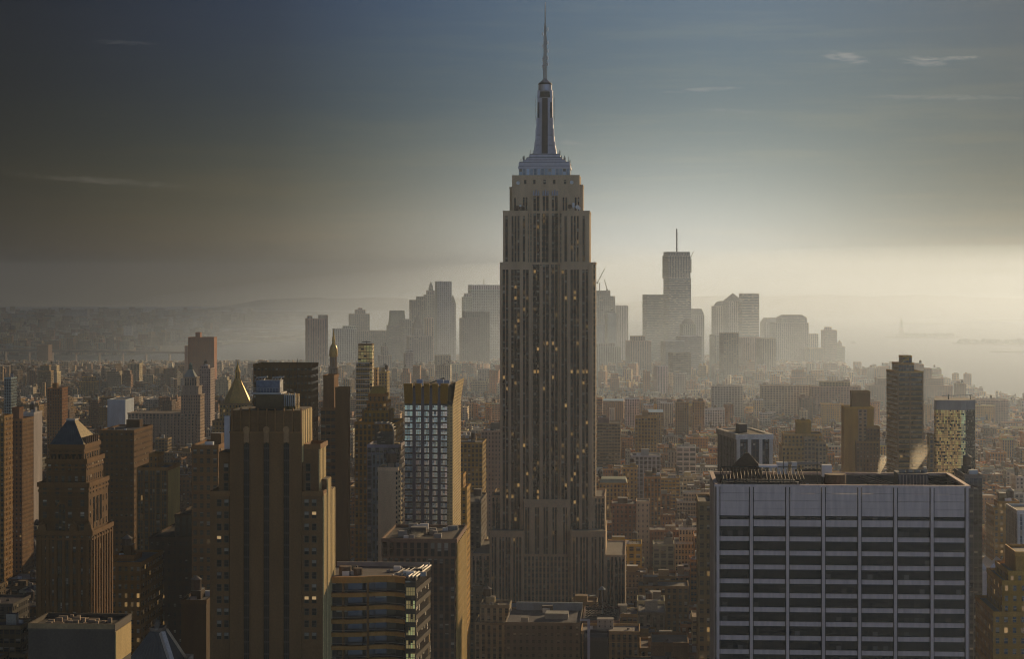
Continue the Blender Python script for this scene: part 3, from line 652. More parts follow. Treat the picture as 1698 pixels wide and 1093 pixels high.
    # sunken cooling well on the right
    xa = X(1455, 8); m = MB(); m.box(xa, x1 - 2, 3, D - 3, zr, zr + .35); m.build('cooling_well', M_DARK, o)
    for i in range(4): m = MB(); x = xa + 1 + i * 1.1; m.bar((x + 5, 4, zr + 1.5), (x - 4, 38, zr + 1.5 + i * .4), .16); m.build('railing', M_STEEL, o)
    for i in range(7): m = MB(); x = X(1530, 4) + i * 1.7; m.bar((x + 6, 4, zr + 1 + i * .2), (x - 3, 38, zr + 1 + i * .2), .18); m.build('railing', M_STEEL if i < 3 else M_DARK, o)
    ca, cb = X(1488, 16), X(1538, 16); m = MB(); m.box(ca, cb, 14, 25, zr + .4, zr + 5.2); ct = m.build('cooling_tower', principled('cooling_tower_cladding', (.07, .075, .09), .6), o)
    for i in range(4): m = MB(); m.cone(ca + 1.8 + i * 2.2, 19, 1, 1.1, zr + 5.2, zr + 6, 14, cap=False); m.build('fan_stack', M_STEEL, ct)
    for i in range(9): m = MB(); x = ca + (cb - ca) * (i + .5) / 9; m.box(x - .12, x + .12, 13.7, 13.95, zr + .6, zr + 4.8, bottom=True); m.build('louvre_post', M_STEEL, ct)
    LAND.append((1395, 806, 600, 'pale slab with black windows'))
    L.zr = zr; return L
GR = ribbon_slab()

def steam(px, py0, py1, wpx, Y, label, dens=.35, lean=0):
    z0, z1 = ZC - (py0 - HY) / F * Y, ZC - (py1 - HY) / F * Y; r = wpx / F * Y / 2; x = gx(px, Y)
    m = bpy.data.materials.new('steam_vapour'); m.use_nodes = True; k = NT(m.node_tree); k.n.clear()
    out = k.new('ShaderNodeOutputMaterial'); v = k.new('ShaderNodeVolumePrincipled'); v.inputs['Color'].default_value = (1, .95, .85, 1); v.inputs['Anisotropy'].default_value = .3
    tc = k.new('ShaderNodeTexCoord'); nz = k.new('ShaderNodeTexNoise'); nz.inputs['Scale'].default_value = 2.0 / r; nz.inputs['Detail'].default_value = 7; nz.inputs['Roughness'].default_value = .7; nz.inputs['Distortion'].default_value = 2.2
    k.put(nz.inputs[0], tc.outputs['Object'])
    g = k.vm('LENGTH', k.vm('MULTIPLY', k.vm('SUBTRACT', tc.outputs['Generated'], (.5, .5, .1)), (1, 1, .62)), out=1)
    k.put(v.inputs['Density'], k.m('MULTIPLY', k.rng(k.m('SUBTRACT', nz.outputs[0], k.m('MULTIPLY', g, .8)), .1, .34, 0, 1), dens * 1.2 / r))
    k.l.new(v.outputs[0], out.inputs['Volume'])
    b = MB(); n = 8; prev = None
    rad = [.3, .55, .8, .95, 1.0]
    for i in range(4):
        za, zb = z0 + (z1 - z0) * i / 4 - z0, z0 + (z1 - z0) * (i + 1) / 4 - z0
        A = [(math.cos(t * math.tau / 12), math.sin(t * math.tau / 12)) for t in range(12)]; ra, rb = rad[i] * r, rad[i + 1] * r; xa, xb = lean * i / 4, lean * (i + 1) / 4
        for t in range(12):
            p, q = A[t], A[(t + 1) % 12]; b.face([(xa + p[0] * ra, p[1] * ra, za), (xa + q[0] * ra, q[1] * ra, za), (xb + q[0] * rb, q[1] * rb, zb), (xb + p[0] * rb, p[1] * rb, zb)])
        if i == 0: b.face([(p[0] * ra, p[1] * ra, za) for p in reversed(A)])
        if i == 3: b.face([(xb + p[0] * rb, p[1] * rb, zb) for p in A])
    bm = __import__('bmesh').new(); o = b.build('steam', m, loc=(x, Y, z0)); bm.from_mesh(o.data); __import__('bmesh').ops.remove_doubles(bm, verts=bm.verts, dist=1e-4); bm.to_mesh(o.data); bm.free()
    o['kind'] = 'stuff'; o['label'] = label
steam(1511, 786, 730, 34, 620, 'golden steam rising from the cooling tower on the pale slab', .55, 4)
steam(1457, 787, 752, 17, 628, 'small wisp of steam above the pale slab roof', 1.0, 1.8)
steam(259, 1046, 1024, 16, 610, 'faint steam above the mansard roof', .8, .5)
steam(686, 894, 880, 40, 812, 'steam drifting over the dark box roof', .6, 1)

# ------------------------------------------------------------------ brown brick tower with three dark strips
def brick_tower():
    Y = 627; L = Lot(381, Y); X, Z = L.x, L.z
    o = L.root('office_tower', 'brown brick setback tower with three long black window strips up its blank face', 'office building')
    bt = (.15, .094, .058); M_BR = M_FAC
    def blk(part, a, b, top, dy, D, z0=0, win=NOWIN, bw=2.6, fh=3.72, **kk):
        m = MB(); x0, x1, z1 = X(a, dy), X(b, dy), Z((a + b) / 2, top, dy); m.box(x0, x1, dy, dy + D, z0, z1, (*bt, rnd.random()), win, bw, fh, roof=(.12, .11, .1, 0)); m.build(part, M_BR, o); L.claim(x0, x1, dy, dy + D, 6); return x0, x1, z1
    x0, x1, zs = blk('shaft', 381, 500, 718, 0, 21)
    xc0, xc1, zc = blk('crown', 382.5, 499.5, 681, .5, 20, zs)
    SW = (.55, .6, .55, .02)
    blk('upper_shoulder', 363, 380.8, 750, 3, 16); blk('upper_shoulder', 500.2, 528, 743, 3, 14.5)
    blk('lower_shoulder', 348, 380.6, 820, .7, 21); blk('lower_shoulder', 500.4, 535, 820, .7, 6.3)
    blk('rear_shoulder', 528.2, 541.6, 795, 7.2, 8.5); blk('rear_shoulder', 534, 548, 812, 15.9, 9)
    # front ribs of the crown, and buttress-like ribs on the lit side
    for i in range(9):
        p = 384 + i * 14.3; m = MB(); m.box(X(p), X(p + 2.2), -.35, .6, Z(440, 716), Z(440, 677), (*[c * 1.35 for c in bt], 0)); m.build('crown_rib', M_BR, o)
    for py in (692, 702): m = MB(); m.box(X(383), X(499), .2, .45, Z(440, py + .8), Z(440, py), (*[c * 1.4 for c in bt], 0), bottom=True); m.build('string_course', M_BR, o)
    m = MB(); m.box(X(380.5), X(500.5), -.3, .3, Z(440, 718.5), Z(440, 716), (*[c * 1.35 for c in bt], 0), bottom=True); m.build('cornice', M_BR, o)
    for c in (409, 442, 475):
        xa, xb = X(c - 4.6), X(c + 4.6); xm = (xa + xb) / 2; zt = Z(c, 737); zp = Z(c, 734)
        m = MB(); m.face([(xa, -.03, 30), (xb, -.03, 30), (xb, -.03, zt), (xm, -.03, zp), (xa, -.03, zt)]); s_ = m.build('window_strip', M_DARKGLASS, o)
        m = MB()
        for q in range(38): z = zt - 1 - q * 3.72; m.box(xa + .1, xb - .1, -.08, -.04, z - .5, z, bottom=True)
        for xx in (xa + .55, xb - .65): m.box(xx, xx + .1, -.1, -.05, 30, zt, bottom=True)
        m.build('spandrel', principled('dark_spandrel', (.022, .018, .015), .5), s_)
        for sgn in (-1, 1): m = MB(); xx = xa - .25 if sgn < 0 else xb; m.box(xx, xx + .25, -.22, .1, 30, zt + .2, (*[v * .95 for v in bt], 0)); m.build('strip_jamb', M_BR, o)
        m = MB(); w = 1.05
        m.face([(xm + w * math.cos(t) * 1.0, -.5, Z(c, 713) + 1.15 * math.sin(t)) for t in [math.tau * (i + .5) / 8 for i in range(8)]], None, (.3, .2, .13, 0))
        m.box(xm - .8, xm + .8, -.45, .1, Z(c, 734), Z(c, 714), (.27, .18, .12, 0), bottom=True); m.build('ornament', M_BR, o)
    # punched windows with frames on the shoulders
    def window(px, py, w, h, dy, lit):
        m = MB(); xa, xb, z1, z0 = X(px, dy), X(px + w, dy), Z(px, py, dy), Z(px, py + h, dy)
        m.box(xa, xb, dy - .1, dy - .02, z0, z1, (.2, .15, .1, 0), bottom=True); f = m.build('window', principled_cached('window_frame', (.1, .075, .05)), o)
        m = MB(); mid = (z0 + z1) / 2; r = rnd.random()
        m.face([(xa + .12, dy - .13, z0 + .1), (xb - .12, dy - .13, z0 + .1), (xb - .12, dy - .13, mid - .05), (xa + .12, dy - .13, mid - .05)])
        m.build('pane', M_DARKGLASS, f)
        m = MB(); m.face([(xa + .12, dy - .13, mid + .05), (xb - .12, dy - .13, mid + .05), (xb - .12, dy - .13, z1 - .1), (xa + .12, dy - .13, z1 - .1)])
        m.build('pane', M_LITPANE if r < .06 else (M_BLIND if r < .45 else M_DARKGLASS), f)
    for i in range(12):
        for px in (359.5, 371.5): window(px, 828.5 + i * 20.1, 8, 11.5, .7, 0)
        for px in (504.5, 517): window(px, 828.5 + i * 20.1, 8, 11.5, .7, 0)
    for q in range(3):
        window(371, 769 + q * 16, 8, 13, 3, 0); window(507, 769 + q * 16, 8, 13, 3, 0)
    # side ribs, western sunlight put into their pale colour
    for (px, top, dy, D, n) in ((500.1, 684, .6, 20, 6), (528.1, 744, 3.4, 14, 5), (535.1, 822, 1, 6, 3), (541.7, 797, 7.4, 8, 3), (548.1, 814, 16, 8.8, 3)):
        x = X(px, dy) if px != 500.1 else xc1
        for i in range(n):
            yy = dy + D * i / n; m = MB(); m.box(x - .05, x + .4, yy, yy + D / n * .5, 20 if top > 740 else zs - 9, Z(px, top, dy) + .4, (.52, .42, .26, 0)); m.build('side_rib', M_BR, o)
    m = MB(); m.parapet(X(348), X(380), .7, 21, Z(360, 820), .9, .4, .2, (*[c * 1.35 for c in bt], 0)); m.parapet(X(501), X(535), .7, 7, Z(520, 820), .9, .4, .2, (*[c * 1.35 for c in bt], 0))
    m.parapet(X(501), X(528), 3, 17.5, Z(520, 743), .9, .4, .2, (*[c * 1.3 for c in bt], 0)); m.build('parapet', M_BR, o)
    # roof: penthouse, railing, metal box, curved ducts
    zr = zc; m = MB(); m.box(X(419), X(464), 5, 14, zr, Z(440, 655, 5), (.1, .075, .05, 0)); m.build('penthouse', M_FAC, o)
    m = MB(); zb = Z(440, 654, 5); m.box(X(417, 5), X(467, 5), 4.4, 14.6, zb, zb + .5, bottom=True); m.build('penthouse_deck', M_STEEL, o)
    m = MB()
    for i in range(11): x = X(418 + i * 4.8, 4.6); m.bar((x, 4.6, zb + .5), (x, 4.6, zb + 1.9), .06)
    m.bar((X(418, 4.6), 4.6, zb + 1.9), (X(467, 4.6), 4.6, zb + 1.9), .07); m.bar((X(418, 4.6), 4.6, zb + 1.2), (X(467, 4.6), 4.6, zb + 1.2), .05); m.build('railing', M_STEEL, o)
    m = MB(); m.box(X(425, 6), X(464, 6), 6, 12, zb + .5, Z(440, 631, 6)); m.build('machine_room', principled('blue_grey_panel', (.11, .12, .15), .6, var=.3, vscale=1), o)
    m = MB(); m.box(X(464.5, 7), X(490, 7), 7, 15, zr, Z(470, 655, 7), (.2, .15, .08, .2), (.5, .6, .4, 0), 1.6, 3); m.build('stair_house', M_FAC, o)
    for i in range(7):
        x = X(468 + i * 3.3, 7); m = MB(); m.box(x, x + .35, 6.4, 7.2, zr + 1, Z(470, 652 + (i % 3), 7), bottom=True); m.build('duct_rib', M_STEEL, o)
    for a in (425, 452):
        x = X(a, 8); m = MB()
        for q in range(4): m.bar((x + q * .9, 6, Z(a, 631, 8)), (x + q * .9, 9, Z(a, 626, 8)), .2, n=6)
        m.bar((x, 8, Z(a, 627, 8)), (x + 3.6, 8, Z(a, 625, 8)), .3, n=6); m.build('exhaust_duct', M_STEEL, o)
    for (a, h) in ((434, 8), (480, 9), (493, 11), (423, 6)): m = MB(); m.bar((X(a, 9), 9, zr), (X(a, 9), 9, zb + h), .07); m.build('mast', M_DARK, o)
    m = MB(); m.box(X(372, 8), X(381, 8), 8, 9.5, Z(376, 745, 8), Z(376, 690, 8)); m.build('flue_screen', M_METAL, o)
    LAND.append((440, 690, 627, 'brown tower with three black strips'))
_pc = {}
def principled_cached(n, rgb, **k):
    if n not in _pc: _pc[n] = principled(n, rgb, **k)
    return _pc[n]
M_BLIND = principled('window_blind', (.2, .17, .13), .8, var=.5, vscale=.4)
M_LITPANE = principled('lit_pane', (.5, .35, .15), .6, emit=((1, .6, .25), .25))
brick_tower()

# ------------------------------------------------------------------ blue glazed tower with flared golden crown
def blue_tower():
    Y = 985; L = Lot(671, Y); X, Z = L.x, L.z; D = 46
    o = L.root('glass_tower', 'blue glazed tower with four dark piers and a flared golden crown', 'skyscraper')
    x0, x1 = X(671), X(741.5); zt, zc = Z(706, 636), Z(706, 671); L.claim(x0, x1 + 3, 0, D, 6)
    side = (.5, .4, .25, .7)  # gold side colour carries the low sun on the west wall
    m = MB(); m.box(x0, x1 + 2.6, .6, D, 0, zc, side, (.42, .3, 1, 0), 1.6, 1.47, roof=(.2, .2, .2, 0)); m.build('shaft', M_FAC, o)
    xs = [(671, 684), (689.2, 698.6), (703, 712), (716.6, 725.8), (730.4, 741.2)]
    nf = 52; fh = 2.95
    for a, b in xs:
        xa, xb = X(a), X(b); m = MB(); m.face([(xa, .4, zc - nf * fh), (xb, .4, zc - nf * fh), (xb, .4, zc), (xa, .4, zc)], [(0, 0), (3, 0), (3, nf), (0, nf)], (.16, .1, .07, rnd.random()), (.97, .8, 1, 0)); m.build('window_bay', M_BLUE, o)
        m = MB()
        for q in range(nf): z = zc - q * fh; m.box(xa, xb, .1, .38, z - .42, z - .12, (.03, .028, .026, 0), bottom=True)
        m.build('floor_ledge', M_FAC, o)
        m = MB()
        for q in range(nf):
            z = zc - q * fh
            for u in (1 / 3, 2 / 3): xx = xa + (xb - xa) * u; m.box(xx - .035, xx + .035, .18, .39, z - 2.9, z - .5, (.35, .3, .25, 0), bottom=True)
        m.build('mullion', M_FAC, o)
    for c in (686.6, 700.8, 714.3, 728.1): m = MB(); m.box(X(c) - .75, X(c) + .75, -.35, .5, 0, zc + 8, (.13, .11, .115, .2)); m.build('pier', M_FAC, o)
    # flared crown
    m = MB(); m.box(x0 + .4, x1 + 1.8, 1, D - 1, zc, zt - 1.5, (.1, .07, .04, 0)); m.build('crown_core', M_FAC, o)
    fl = 1.5
    for (a, b) in ((671, 685), (689.5, 699), (703.5, 712.5), (717, 726), (730, 742)):
        xa, xb = X(a), X(b); mid = (x0 + x1) / 2; sa, sb = (xa - mid) * .035, (xb - mid) * .035
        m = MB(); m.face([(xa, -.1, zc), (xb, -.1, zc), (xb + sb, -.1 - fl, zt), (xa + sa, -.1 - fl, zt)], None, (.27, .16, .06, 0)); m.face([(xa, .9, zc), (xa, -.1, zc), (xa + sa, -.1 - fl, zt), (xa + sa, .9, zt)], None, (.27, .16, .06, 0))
        m.face([(xb, -.1, zc), (xb, .9, zc), (xb + sb, .9, zt), (xb + sb, -.1 - fl, zt)], None, (.5, .38, .2, 0)); m.face([(xb + sb, -.1 - fl, zt), (xb + sb, .9, zt), (xa + sa, .9, zt), (xa + sa, -.1 - fl, zt)], None, (.6, .55, .45, 0)); m.build('crown_panel', M_FAC, o)  # west cheek coloured lighter, as if sunlit
    m = MB(); m.box(x0, x1 + 2.5, -.15, .5, zc - .3, zc + 1.6, (.04, .035, .03, 0)); m.build('crown_slot', M_FAC, o)
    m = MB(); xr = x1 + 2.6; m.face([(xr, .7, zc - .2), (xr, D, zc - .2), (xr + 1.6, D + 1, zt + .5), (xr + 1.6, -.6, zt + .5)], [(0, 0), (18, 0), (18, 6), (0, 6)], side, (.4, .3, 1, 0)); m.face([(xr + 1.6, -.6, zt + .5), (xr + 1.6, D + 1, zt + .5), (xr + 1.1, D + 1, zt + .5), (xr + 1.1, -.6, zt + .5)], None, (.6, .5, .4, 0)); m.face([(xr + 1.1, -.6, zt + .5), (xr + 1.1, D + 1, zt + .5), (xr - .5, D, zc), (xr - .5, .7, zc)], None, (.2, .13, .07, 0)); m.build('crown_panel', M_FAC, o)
    for i in range(6): m = MB(); x = rnd.uniform(x0 + 3, x1 - 3); y = rnd.uniform(5, 30); m.box(x, x + 3, y, y + 2.5, zt - 1.5, zt + rnd.uniform(.2, 1.6), (.35, .4, .5, 0)); m.build('air_unit', M_FAC, o)
    m = MB(); x = X(712, 20); m.bar((x, 20, zt - 1), (x + 7, 22, zt + 1.6), .3); m.bar((x + 7, 22, zt - 1), (x + 7, 22, zt + 1.6), .3); m.build('window_washing_arm', M_DARK, o)
    LAND.append((708, 640, 985, 'blue glazed tower'))
blue_tower()

# ------------------------------------------------------------------ curved building with long dark balconies
def curved_block():
    Y = 640; L = Lot(556, Y); X, Z = L.x, L.z
    o = L.root('office_block', 'dark block with curved balcony bands and a flat cluttered roof', 'office building')
    front = [(536, 0), (575, .0), (600, .9), (620, 2.6), (640, 3.6), (655, 2.8), (668, 1.2), (672, 0)]
    P = [(X(a, d), d) for a, d in front]; xr0, xr1 = X(672), X(690); zt = Z(620, 958); D = 30
    L.claim(P[0][0], xr1 + 3, 0, D, 5)
    back = [(X(714, D), D), (P[0][0], D)]
    q = [(x, y + 2.2) for x, y in P]
    m = MB(); m.prism(q + [(xr0 - .1, D - 1)] + [(q[0][0], D - 1)], 0, zt - .6, (.035, .03, .027, .4), (.93, .8, .5, .012), 3.4, 4.15, roof=(.13, .12, .12, 0)); m.build('glazing', M_FAC, o)
    z = zt
    first = True; fl = 4.15
    while z > 20:
        h = 2.0 if first else 1.25
        m = MB(); m.prism(P + [(P[-1][0], 2.5)] + [(x, y + 1.6) for x, y in reversed(P)], z - h, z, (.33, .2, .11, .1), NOWIN, roof=(.3, .2, .13, 0), bottom=True); b = m.build('balcony_band', M_FAC, o)
        if not first:
            m = MB()
            for (xa, ya), (xb, yb) in zip(P, P[1:]): m.bar((xa, ya + .1, z + .75), (xb, yb + .1, z + .75), .05)
            m.build('handrail', M_STEEL, b)
        z -= fl + (1.0 if first else 0); first = False
    for px in (569, 610): m = MB(); x = X(px, 1.6); m.box(x - .35, x + .35, 1.4, 2.1, 0, zt - 2, (.16, .1, .06, 0)); m.build('column', M_FAC, o)
    m = MB(); m.prism([(xr0, -.3), (xr1, -.3), (X(714, 26), 26), (xr0, 26)], 0, zt - .2, (.05, .038, .03, .3), (.9, .62, .6, .05), 1.7, 4.15, roof=(.1, .09, .09, 0)); m.build('corner_tower', M_FAC, o)
    m = MB()
    for i in range(9): zz = zt - 1.5 - i * 4.15; m.box(xr0 + .05, xr1 - .05, -.55, -.25, zz - 1.2, zz, (.05, .04, .03, 0), bottom=True)
    m.build('corner_spandrel', M_FAC, o)
    for i in range(8):
        z1 = zt - 3 - i * 4.15
        m = MB(); m.face([(xr0 + .3, -.36, z1 - 2.6), (xr1 - .3, -.36, z1 - 2.6), (xr1 - .3, -.36, z1), (xr0 + .3, -.36, z1)], [(0, 0), (4, 0), (4, 1), (0, 1)], (.2, .12, .05, rnd.random()), (.85, .95, 1, .0)); m.build('amber_window', M_GOLDGLASS, o)
    m = MB(); a0, a1 = (X(690), -.4), (X(714.5, 26), 26)
    for off in (0, -1.2, -2.4): m.bar((a0[0] + off, a0[1], zt + .3), (a1[0] + off, a1[1], zt + .3), .28)
    m.box(P[0][0], X(713, D), D - 1, D - .4, zt - .8, zt + .8, (.2, .18, .17, 0), bottom=True); m.build('parapet', M_STEEL, o)
    r = random.Random(9)
    for i in range(22):
        px = r.choice([r.uniform(566, 582), r.uniform(640, 690), r.uniform(650, 700)]); y = r.uniform(6, 24); x = X(px, y); s = r.uniform(.5, 1.8)
        m = MB(); m.box(x, x + s * 1.4, y, y + s, zt - .6, zt - .4 + s * .8, (.3, .28, .27, 0)); m.build('vent', [M_STEEL, M_DARK, M_WHITE][i % 3], o)
    x = X(572, 8); m = MB(); m.cone(x, 9, 2, 2, zt - .6, zt + 2.2, 12); m.cone(x + 4, 9, 1.5, 1.5, zt - .6, zt + 1.6, 12); m.build('roof_tank', M_WOOD, o)
    for i in range(5): x = X(655 + i * 8, 10); m = MB(); m.bar((x, 4 + i, zt), (x + 2.5, 14 + i, zt + .8), .22, n=6); m.build('duct', M_STEEL, o)
    LAND.append((620, 965, 640, 'block with curved balconies'))
curved_block()

# ------------------------------------------------------------------ old stone tower with steep copper roof (far left)
def copper_roof_tower():
    Y = 690; L = Lot(86, Y); X, Z = L.x, L.z
    o = L.root('office_tower', 'ornate brown stone tower with a steep ridged copper roof, one slope sunlit', 'office building')
    t = (.12, .076, .046); tl = (*[c * 1.3 for c in t], 0)
    def blk(part, a, b, top, dy, D, z0, win=NOWIN, bw=3, fh=3.6, orn=True):
        m = MB(); x0, x1, z1 = X(a, dy), X(b, dy), Z((a + b) / 2, top, dy); m.box(x0, x1, dy, dy + D, z0, z1, (*t, rnd.random()), win, bw, fh, roof=(.1, .09, .08, 0)); m.build(part, M_FAC, o); L.claim(x0, x1, dy, dy + D, 6)
        if orn: m = MB(); m.parapet(x0, x1, dy, dy + D, z1, .9, .5, .45, tl); m.parapet(x0, x1, dy, dy + D, z1 - 1.7, .1, .5, .25, tl); m.build('cornice', M_FAC, o)
        return x0, x1, z1
    blk('base_block', 60, 152, 885, 0, 27, 0, (.42, .5, .8, .05), 2.5, 3.7)
    z1 = Z(100, 885)
    blk('mid_shaft', 64, 147, 805, 1.5, 25, z1, (.3, .5, .9, .03), 4.2, 3.7)
    z2 = Z(100, 805, 1.5)
    a, b, z3 = blk('upper_shaft', 77, 143, 766, 3, 22, z2, (.42, .5, .9, .02), 2.4, 3.6)
    a, b, z4 = blk('loggia', 82, 139, 742, 4, 20, z3, (.0, .0, .3, 0), 2.2, 5.2)
    # arched loggia windows front and side
    for i in range(5):
        c = 89 + i * 11; x = X(c, 4); m = MB(); m.face([(x - .75, 3.95, z3 + .8), (x + .75, 3.95, z3 + .8), (x + .75, 3.95, z4 - 2.1)] + [(x + .75 * math.cos(q), 3.95, z4 - 2.1 + .75 * math.sin(q)) for q in (.6, 1.2, 1.57, 1.94, 2.54)] + [(x - .75, 3.95, z4 - 2.1)]); m.build('arched_window', M_DARKGLASS, o)
    for i in range(6):
        y = 6 + i * 3.1; m = MB(); m.box(b + .02, b + .1, y - .55, y + .55, z3 + .8, z4 - 1.6); m.build('arched_window', M_DARKGLASS, o)
    # two tall arches in the middle of each face of the mid shaft
    for (c, w) in ((103, 6), ):
        x0, x1 = X(c - w, 1.5), X(c + w, 1.5); m = MB(); r = (x1 - x0) / 2; zt = Z(c, 842, 1.5)
        m.face([(x0, 1.42, z1 + .5), (x1, 1.42, z1 + .5), (x1, 1.42, zt)] + [((x0 + x1) / 2 + r * math.cos(q), 1.42, zt + r * math.sin(q)) for q in (.5, 1.05, 1.57, 2.1, 2.64)] + [(x0, 1.42, zt)], [(0, 0), (2, 0), (2, 4), (1.8, 4.4), (1.5, 4.8), (1, 5), (.5, 4.8), (.2, 4.4), (0, 4)], (.12, .08, .045, .3), (.7, .6, .6, .05)); m.build('great_arch', M_FAC, o)
        n = 9; m = MB()
        for q in range(n):
            t0, t1 = math.pi * q / n, math.pi * (q + 1) / n; xm = (x0 + x1) / 2
            m.face([(xm + r * math.cos(t0), 1.3, zt + r * math.sin(t0)), (xm + (r + .7) * math.cos(t0), 1.3, zt + (r + .7) * math.sin(t0)), (xm + (r + .7) * math.cos(t1), 1.3, zt + (r + .7) * math.sin(t1)), (xm + r * math.cos(t1), 1.3, zt + r * math.sin(t1))], None, tl)
        m.build('arch_surround', M_FAC, o)
    xs = X(147, 1.5)
    for i in range(3):
        y = 8.5 + i * 4.2; m = MB(); m.box(xs + .03, xs + .12, y - 1.1, y + 1.1, z1 + 3, z2 - 4.6); m.prism([], 0, 0) if False else None; m.build('side_arch', M_DARKGLASS, o)
    # long window shafts between stone piers on the lower part
    x_ = X(152)
    for i in range(7):
        px = 66 + i * 13.2; m = MB(); m.box(X(px) - .5, X(px) + .5, -.35, .2, 30, z1 - 1, tl); m.build('pier', M_FAC, o)
    m = MB(); m.face([(X(95), -.04, 30), (X(114), -.04, 30), (X(114), -.04, z1 - 2), (X(95), -.04, z1 - 2)], [(0, 0), (4, 0), (4, 32), (0, 32)], (.1, .07, .04, .2), (.7, .65, .5, .1)); m.build('window_bay', M_FAC, o)
    for i in range(8): y = 1.5 + i * 3.4; m = MB(); m.box(x_ - .1, x_ + .4, y, y + 1.3, 30, z1 - 1, tl); m.build('side_pier', M_FAC, o)
    for (px, pz) in ((70, 870), (122, 870), (146, 872)):
        x = X(px); z = Z(px, 885); m = MB(); m.frustum(x - 1.6, x + 1.6, -.6, 1.4, z + .5, x - 1.0, x + 1.0, -.4, 1.2, z + 3, tl); m.cone(x, .4, 1.2, 0, z + 3, z + 4.6, 8, tl); m.build('dormer', M_FAC, o)
    for i in range(12):
        px = 78 + i * 5.8; x = X(px, 3); m = MB(); m.cone(x, 3, .35, .1, z3 + .8, z3 + 2.1, 6, tl); m.build('finial', M_FAC, o)
    # steep hipped roof: ridge along the far side seen at px 117
    za = z4 + .9; zr = Z(120, 697, 13); xr = X(119, 13)
    m = MB(); A, B, C_, E_ = (a, 4.1, za), (b, 4.1, za), (b, 23.9, za), (a, 23.9, za); r0, r1 = (xr - .9, 12, zr), (xr + 1.6, 16, zr)
    m.face([A, B, (xr + 1.2, 12, zr), (xr - 1.4, 12, zr)]); m.face([C_, E_, (xr - 1.4, 16, zr), (xr + 1.2, 16, zr)]); m.face([E_, A, (xr - 1.4, 12, zr), (xr - 1.4, 16, zr)])
    m.build('roof', M_COPPER, o)
    m = MB(); m.face([B, C_, (xr + 1.2, 16, zr), (xr + 1.2, 12, zr)]); m.build('roof', principled('sunlit_tint_slope', (.36, .27, .13), .8, var=.4, vscale=1.5), o)  # golden tone paints the sunlight on this copper slope
    m = MB(); m.box(xr - 1.7, xr + 1.5, 11.7, 16.3, zr - .1, zr + .5, bottom=True); m.build('roof_ridge', M_STEEL, o)
    for i in range(1, 11):
        u = i / 11; p = Vector(A).lerp(Vector(B), u); q = Vector((xr - 1.4, 12, zr)).lerp(Vector((xr + 1.2, 12, zr)), u); m = MB(); m.bar(p, q, .11); m.build('roof_seam', M_COPPER, o)
    for i in range(7): y = 7 + i * 2.4; m = MB(); m.box(b - 1.6, b + .25, y - .25, y + .25, za - .3, za + 2.2); m.build('dormer', M_WOOD, o)
    LAND.append((112, 740, 690, 'copper roofed tower'))
copper_roof_tower()

# ------------------------------------------------------------------ tower with octagonal gilded pyramid
def gold_pyramid():
    Y = 1900; L = Lot(352, Y); X, Z = L.x, L.z
    o = L.root('office_tower', 'stone building crowned by an eight sided golden pyramid and lantern', 'office building')
    T_ = (.22, .15, .09)
    for part, a, b, top, dy, D, w in (('base_block', 345, 446, 735, 0, 60, (.42, .5, .9, .02)), ('mid_block', 352, 438, 700, 4, 50, (.42, .5, .9, .02)), ('upper_block', 364, 426, 671, 10, 36, (.45, .55, .9, .02))):
        m = MB(); z0 = 0 if part == 'base_block' else zz; zz = Z((a + b) / 2, top, dy); m.box(X(a, dy), X(b, dy), dy, dy + D, z0, zz, tin(T_), w, 3, 3.8); m.parapet(X(a, dy), X(b, dy), dy, dy + D, zz, tint=(.3, .22, .14, 0)); m.build(part, M_FAC, o); L.claim(X(a, dy), X(b, dy), dy, dy + D)
    cx, cy = X(394, 28), 28; e = lambda p: Z(394, p, cy); s = 1.76
    m = MB(); m.cone(cx, cy, 26 / s * 1.0, 4.2 / s, e(671), e(628), 8, ph=math.pi / 8); m.build('pyramid_roof', M_GOLD, o)
    m = MB()
    for i in range(8):
        an = math.pi / 8 + i * math.tau / 8; c, s_ = math.cos(an), math.sin(an); m.bar((cx + c * 26 / s, cy + s_ * 26 / s, e(671)), (cx + c * 4.3 / s, cy + s_ * 4.3 / s, e(628)), .28)
    m.build('hip_rib', M_GOLD, o)
    for i in range(8):
        an = i * math.tau / 8; m = MB(); x, y = cx + math.cos(an) * 3.8 / s, cy + math.sin(an) * 3.8 / s; m.box(x - .35, x + .35, y - .35, y + .35, e(628), e(617)); m.build('lantern_column', M_GOLD, o)
    m = MB(); m.cone(cx, cy, 1.4, 1.4, e(628), e(617), 8); m.build('lantern_core', M_WOOD, o)
    m = MB(); m.cone(cx, cy, 5.2 / s, 4.8 / s, e(617), e(615.5), 12); m.cone(cx, cy, 4.4 / s, .5 / s, e(615.5), e(603), 8); m.cone(cx, cy, .25, .08, e(603), e(597), 6); m.build('spire', M_GOLD, o)
    for (px, dy) in ((366, 12), (422, 12)): m = MB(); x = X(px, dy); m.cone(x, dy + 2, 3, 3, Z(px, 671), Z(px, 666), 8, (.3, .22, .14, 0)); m.cone(x, dy + 2, 3.4, 0, Z(px, 666), Z(px, 655), 8, (.3, .26, .22, 0)); m.build('corner_turret', M_FAC, o)
    LAND.append((394, 650, 1900, 'golden pyramid'))
gold_pyramid()

